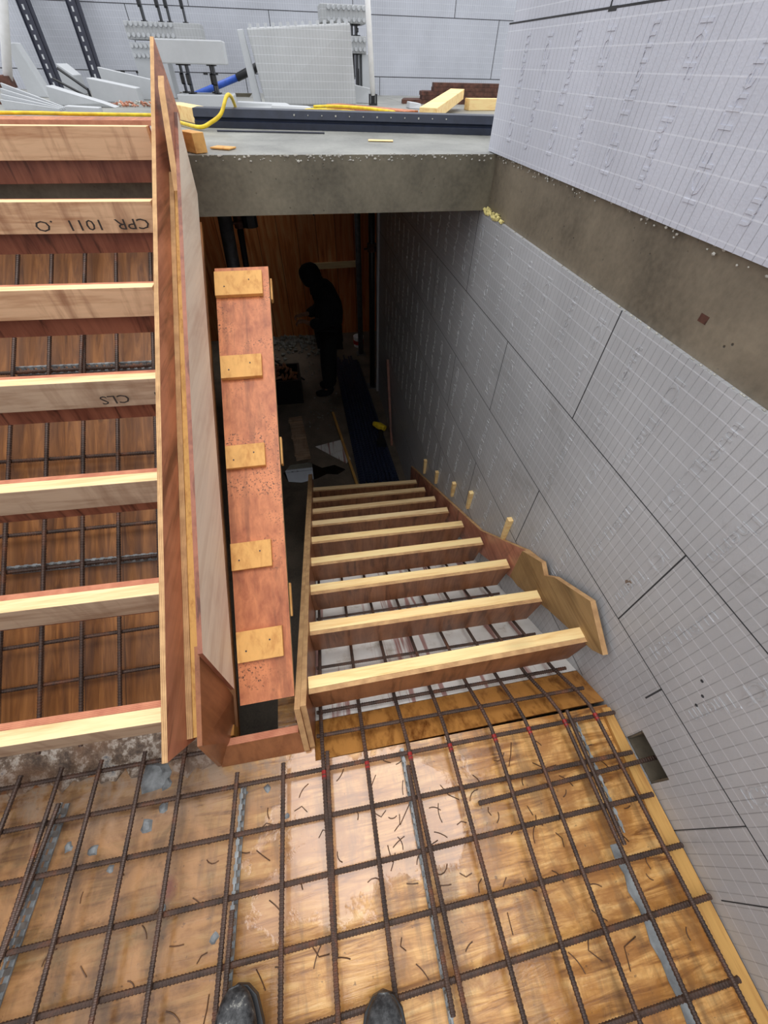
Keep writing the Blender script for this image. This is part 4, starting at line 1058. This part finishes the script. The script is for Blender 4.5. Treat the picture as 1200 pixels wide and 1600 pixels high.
# yellow cable
m = MB()
def arc(pts, n=6):
    P = [Vector(p) for p in pts]; out = []
    for i in range(len(P) - 1):
        p0 = P[max(i - 1, 0)]; p1 = P[i]; p2 = P[i + 1]; p3 = P[min(i + 2, len(P) - 1)]
        for k in range(n):
            t_ = k / n
            out.append(0.5 * ((2 * p1) + (-p0 + p2) * t_ + (2 * p0 - 5 * p1 + 4 * p2 - p3) * t_ ** 2 + (-p0 + 3 * p1 - 3 * p2 + p3) * t_ ** 3))
    out.append(P[-1]); return out
m.tube(arc([(-1.85, 3.40, S + .03), (-1.4, 3.45, S + .03), (-1.2, 3.54, S + .022), (-0.9, 3.68, S + .012), (-0.74, 3.62, S + .012), (-0.55, 3.20, S + .012), (-0.43, 3.0, S + .012), (-0.37, 2.99, S + 0.03), (-0.31, 3.0, 1.315), (-0.27, 3.06, 1.375), (-0.255, 3.18, 1.365), (-0.25, 3.34, 1.29), (-0.25, 3.5, S + .012), (-0.1, 3.7, S + .012), (0.12, 4.0, S + .012), (0.20, 4.22, S + .012), (0.34, 4.24, S + .012), (0.52, 4.1, S + .012), (0.68, 3.8, S + .012)]), 0.0085, 8)
m.tube(arc([(0.24, 4.12, S + .034), (0.4, 4.2, S + .034), (0.6, 4.05, S + .034), (0.76, 3.72, S + .034)]), 0.0085, 8)
tag(m.build('power_cable', M['yellow_cable'], smooth=True), 'yellow cable looping over the slab behind the channel', 'cable')

# ------------------------------------------------------------------ basement
F = -1.65
# the worker: trousers/jacket over one continuous body
px, py = 0.22, 5.12
person = thing('person', 'person in a black hooded jacket standing in the dark basement looking at their hands', 'person', (px, py, F))
def skin_obj(name, verts, edges, radii, mat, parent, root=0, sub=1):
    me = bpy.data.meshes.new(name); me.from_pydata(verts, edges, [])
    o = bpy.data.objects.new(name, me); C.objects.link(o); o.parent = parent
    sk = o.modifiers.new('skin', 'SKIN')
    if not me.skin_vertices: me.skin_vertices.new()
    for i, r in enumerate(radii):
        sv = me.skin_vertices[0].data[i]; sv.radius = r if isinstance(r, tuple) else (r, r); sv.use_root = (i == root)
    ss = o.modifiers.new('sub', 'SUBSURF'); ss.levels = sub; ss.render_levels = sub
    dg = bpy.context.evaluated_depsgraph_get()
    me2 = bpy.data.meshes.new_from_object(o.evaluated_get(dg))
    o.modifiers.clear(); o.data = me2; bpy.data.meshes.remove(me)
    me2.materials.clear(); me2.materials.append(mat)
    for p_ in me2.polygons: p_.use_smooth = True
    return o
# local frame: x is image-right, facing -x
V = [(0.05, 0, 0.90), (0.05, 0, 1.02), (0.07, 0, 1.18), (0.02, 0, 1.32), (-0.05, 0, 1.40), (-0.12, 0, 1.46), (-0.17, 0, 1.53), (-0.185, 0, 1.60),   # 0-7 pelvis..head
     (0.03, -0.10, 0.86), (-0.03, -0.11, 0.48), (-0.04, -0.11, 0.09), (-0.17, -0.13, 0.045),      # 8-11 near leg
     (0.05, 0.10, 0.86), (0.02, 0.10, 0.48), (0.02, 0.10, 0.09), (-0.10, 0.11, 0.045),         # 12-15 far leg
     (0.0, -0.19, 1.30), (-0.01, -0.23, 1.05), (-0.20, -0.14, 1.03), (-0.27, -0.10, 1.05),      # 16-19 near arm
     (0.0, 0.19, 1.30), (-0.04, 0.22, 1.06), (-0.22, 0.08, 1.06), (-0.28, 0.04, 1.07)]          # 20-23 far arm
E_ = [(0, 1), (1, 2), (2, 3), (3, 4), (4, 5), (5, 6), (6, 7), (0, 8), (8, 9), (9, 10), (10, 11), (0, 12), (12, 13), (13, 14), (14, 15), (3, 16), (16, 17), (17, 18), (18, 19), (3, 20), (20, 21), (21, 22), (22, 23)]
Rr = [0.12, 0.115, 0.12, 0.12, 0.08, 0.05, 0.085, 0.07, 0.085, 0.055, 0.04, 0.035, 0.085, 0.055, 0.04, 0.035, 0.045, 0.036, 0.028, 0.022, 0.045, 0.036, 0.028, 0.022]
fing = []
for h, (bx, by, bz_, sgn) in ((19, (-0.27, -0.10, 1.05, 1)), (23, (-0.28, 0.04, 1.07, -1))):
    V.append((bx - 0.045, by + 0.01 * sgn, bz_ - 0.01)); E_.append((h, len(V) - 1)); Rr.append((0.03, 0.018)); palm = len(V) - 1
    for f in range(4):
        a0 = len(V); yy = by + sgn * (-0.024 + f * 0.016); ln = (0.03, 0.036, 0.034, 0.026)[f]
        V.append((bx - 0.07, yy, bz_ - 0.012)); V.append((bx - 0.07 - ln * .8, yy, bz_ - 0.03)); V.append((bx - 0.065 - ln * .7, yy + sgn * .01, bz_ - 0.055))
        E_ += [(palm, a0), (a0, a0 + 1), (a0 + 1, a0 + 2)]; Rr += [0.009, 0.008, 0.007]
    a0 = len(V); V.append((bx - 0.04, by + sgn * 0.035, bz_ + 0.005)); V.append((bx - 0.075, by + sgn * 0.04, bz_ - 0.012)); E_ += [(palm, a0), (a0, a0 + 1)]; Rr += [0.010, 0.008]
skin_obj('body', V, E_, Rr, M['skin'], person)
def sub_cloth(name, idx, rad, mat):
    mp_ = {i: k for k, i in enumerate(idx)}
    return skin_obj(name, [V[i] for i in idx], [(mp_[a], mp_[b2]) for a, b2 in E_ if a in mp_ and b2 in mp_], rad, mat, person)
sub_cloth('hooded_jacket', [0, 1, 2, 3, 4, 5, 16, 17, 18, 20, 21, 22], [(0.19, 0.20), (0.185, 0.20), (0.20, 0.20), (0.185, 0.19), 0.15, 0.12, 0.115, 0.09, 0.06, 0.115, 0.09, 0.06], M['cloth_black'])
skin_obj('hood', [(-0.07, 0, 1.42), (-0.12, 0, 1.50), (-0.145, 0, 1.58), (-0.16, 0, 1.645)], [(0, 1), (1, 2), (2, 3)], [0.125, 0.135, 0.135, 0.09], M['cloth_black'], person)
sub_cloth('trousers', [0, 8, 9, 10, 12, 13, 14], [(0.17, 0.18), 0.135, 0.105, 0.085, 0.135, 0.105, 0.085], M['cloth_black'])
for (a, b2, s_) in ((10, 11, -1), (14, 15, 1)):
    skin_obj('boot', [(V[a][0] + 0.02, V[a][1], 0.16), (V[a][0] + 0.02, V[a][1], 0.055), (V[b2][0], V[b2][1], 0.05), (V[b2][0] - 0.07, V[b2][1], 0.042)], [(0, 1), (1, 2), (2, 3)], [0.075, 0.065, 0.055, 0.045], M['cloth_black'], person)

# props and pipes in the basement
def post(x0, y, x1, r, mat, label, clamp=None):
    t = thing('steel_post', label, 'post', (x0, y, F))
    m = MB(); m.tube([(x0, y, F + 0.01), (x1, y, 1.05)], r, 12); m.build('tube', M[mat], t, smooth=True)
    m = MB(); m.box(x0 - 0.07, x0 + 0.07, y - 0.07, y + 0.07, F, F + 0.01); m.build('base_plate', M['pipe_grey'], t)
    if clamp:
        xx = x0 + (x1 - x0) * (clamp - F) / (1.05 - F)
        m = MB(); m.tube([(xx, y, clamp - 0.04), (xx, y, clamp + 0.04)], r + 0.018, 10); m.tube([(xx - 0.10, y - 0.06, clamp), (xx + 0.11, y - 0.05, clamp + 0.015)], 0.012, 6); m.build('collar', M['rust_steel'], t)
post(0.80, 6.15, 0.80, 0.04, 'pipe_grey', 'left of two steel posts before the dark stair wall', 0.30)
post(0.828, 5.15, 0.828, 0.036, 'black_plastic', 'right of two steel posts, black with a clamp collar', 0.12)
t0 = post(-0.66, 3.6, -0.478, 0.05, 'pipe_grey', 'thick grey steel post above the cleated board top')
post(-0.60, 3.95, -0.415, 0.025, 'black_plastic', 'thin dark post with a clamp right of the thick grey post', 0.65)
m = MB(); m.tube([(-0.30, 3.3, 0.76), (-0.30, 3.3, 1.05)], 0.05, 12); tag(m.build('hanging_bundle', M['black_plastic']), 'black bundle hanging under the slab near the posts', 'bundle')
m = MB(); m.hexa([(0.12, 6.90, -0.62), (0.92, 6.90, -0.61), (0.92, 6.94, -0.61), (0.12, 6.94, -0.62), (0.12, 6.90, -0.54), (0.92, 6.90, -0.525), (0.92, 6.94, -0.525), (0.12, 6.94, -0.54)])
tag(m.build('timber_rail', M['cls']), 'pale timber rail nailed across the plank wall behind the person', 'timber')
m = MB(); m.tube(arc([(0.25, 6.5, 0.15), (0.40, 6.5, 0.38), (0.62, 6.35, 0.48), (0.748, 6.16, 0.45)]), 0.012, 6); tag(m.build('cable', M['black_plastic'], smooth=True), 'black cable arching to the left steel post', 'cable')
m = MB(); m.tube([(0.30, 6.5, 0.85), (0.75, 6.2, 0.62)], 0.010, 6); tag(m.build('tie_rod', M['black_plastic']), 'thin straight rod slanting to the left steel post', 'rod')
# bundle of black steel bars on the floor
BA = [(-0.02 + 0.048 * k, 0) for k in range(11)] + [(0.0 + 0.048 * k, 1) for k in range(10)] + [(0.02 + 0.05 * k, 2) for k in range(8)]
for k, (u_, lv) in enumerate(BA):
    x0 = 0.38 + u_ * 0.9; x1 = 0.39 + u_ * 0.74; z = F + 0.02 + lv * 0.033
    m = MB(); m.tube([(x0, 3.02 + random.uniform(0, .1), z), (x1 - 0.02 + 0.0, 5.75 + random.uniform(0, .22), z)], 0.0135, 6, ribs=0.04)
    tag(m.build('steel_bar', M['bar_steel']), 'blue-black ribbed bar in the bundle on the basement floor', 'steel bar', 'bar bundle on the basement floor')
# cordless tool lying on the bundle
t = thing('power_tool', 'yellow and black power tool lying on the black bar bundle', 'tool', (0.72, 3.9, F + 0.11))
m = MB(); m.tube([(0.66, 4.0, F + 0.175), (0.72, 3.94, F + 0.175), (0.78, 3.88, F + 0.175)], [0.03, 0.045, 0.035], 10); m.build('housing', M['yellow_cable'], t)
m = MB(); m.tube([(0.74, 3.90, F + 0.14), (0.70, 3.72, F + 0.12)], 0.028, 8); m.build('handle', M['black_plastic'], t)
m = MB(); m.box(0.65, 0.75, 3.62, 3.72, F + 0.095, F + 0.15); m.build('battery', M['black_plastic'], t)
beam((0.845, 3.75, F + .001), (0.875, 4.3, F + 0.85), 0.03, 0.02, 'phen_dk', 'thin reddish plank leaning on the dark stair wall', 'leaning_plank')
t = thing('tub', 'small white plastic tub with a red band beside the posts', 'tub', (0.80, 6.43, F))
m = MB(); m.tube([(0.80, 6.43, F), (0.80, 6.43, F + 0.17)], [0.075, 0.085], 16); m.build('shell', M['white_paint'], t, smooth=False)
m = MB(); m.tube([(0.80, 6.43, F + 0.05), (0.80, 6.43, F + 0.11)], 0.0865, 16); m.build('band', plain('red_print', (186, 40, 34), 0.5), t)
# low dark crate of debris
t = thing('tool_crate', 'dark open crate full of scraps standing left of the person', 'crate', (-0.42, 5.1, F))
m = MB()
for (a, b2, c_, d_) in ((-0.62, -0.20, 4.86, 4.89), (-0.62, -0.20, 5.31, 5.34), (-0.62, -0.59, 4.89, 5.31), (-0.23, -0.20, 4.89, 5.31)): m.box(a, b2, c_, d_, F, F + 0.35)
m.box(-0.59, -0.23, 4.89, 5.31, F, F + 0.02); m.build('shell', M['black_plastic'], t)
m = MB()
for _ in range(26):
    x = random.uniform(-0.57, -0.26); y = random.uniform(4.93, 5.27); z = F + 0.3 + random.random() * .06; an = random.uniform(0, PI)
    m.tube([(x - .05 * math.cos(an), y - .05 * math.sin(an), z), (x + .05 * math.cos(an), y + .05 * math.sin(an), z + .02)], 0.018, 5)
m.build('scraps', M['phen_brown'], t)
# short cleated duckboard
t = thing('duckboard', 'short dark wooden duckboard with cross battens lying by the puddle', 'board', (-0.27, 4.0, F))
m = MB(); m.hexa([(-0.34, 3.62, F + .02), (-0.17, 3.64, F + .02), (-0.24, 4.5, F + .02), (-0.41, 4.48, F + .02), (-0.34, 3.62, F + .04), (-0.17, 3.64, F + .04), (-0.24, 4.5, F + .04), (-0.41, 4.48, F + .04)]); m.build('plank', M['cls_grey'], t)
for k in range(3):
    y = 3.68 + 0.34 * k; x = -0.262 - 0.083 * (y - 3.63)
    m = MB(); m.box(x - 0.09, x + 0.09, y, y + 0.05, F + 0.04, F + 0.06); m.build('batten', M['cls_grey'], t)
m = MB(); pts = [(-0.45, 3.30), (-0.30, 3.26), (-0.12, 3.30), (0.0, 3.36), (0.12, 3.33), (0.22, 3.40), (0.10, 3.50), (-0.05, 3.47), (-0.2, 3.60), (-0.42, 3.58), (-0.50, 3.45)]
m.prism_z(pts, F + 0.0005, F + 0.004); tag(m.build('puddle', M['water']), 'bright puddle reflecting the sky on the basement floor', 'water')
m = MB(); m.prism_z([(-0.1, 3.86), (0.22, 3.94), (0.30, 3.56), (0.24, 3.50)], F + 0.006, F + 0.018); tag(m.build('board_scrap', M['white_soffit']), 'torn pale triangular board scrap beside the puddle', 'board')
m = MB(); m.tube([(0.32, 3.05, F + .045), (0.18, 4.5, F + .045)], 0.02, 4); tag(m.build('timber_strip', M['timber_y']), 'thin brown timber strip left of the bar bundle', 'timber')
m = MB()
for _ in range(420):
    x = random.uniform(-1.2, 0.36); y = 6.9 - abs(random.gauss(0, 0.33)); r = random.uniform(0.01, 0.05)
    if y < 5.7: continue
    bl_ = MB(); blob(bl_, (0, 0, 0), r); m.poly([(x + p[0], y + p[1], F + r * .5 + p[2]) for p in bl_.v], bl_.f)
for _ in range(120):
    x = random.uniform(-0.15, 0.30); y = random.uniform(4.2, 6); r = random.uniform(0.004, 0.02)
    bl_ = MB(); blob(bl_, (0, 0, 0), r); m.poly([(x + p[0], y + p[1], F + r * .4 + p[2]) for p in bl_.v], bl_.f)
tag(m.build('rubble', M['conc_top']), 'pale rubble heaped along the foot of the plank wall', 'rubble', kind='stuff')
beam((-0.16, 5.42, F + .02), (-0.75, 5.75, F + .35), 0.02, 0.02, 'black_plastic', 'dark pole slanting over the rubble behind the crate', 'pole')
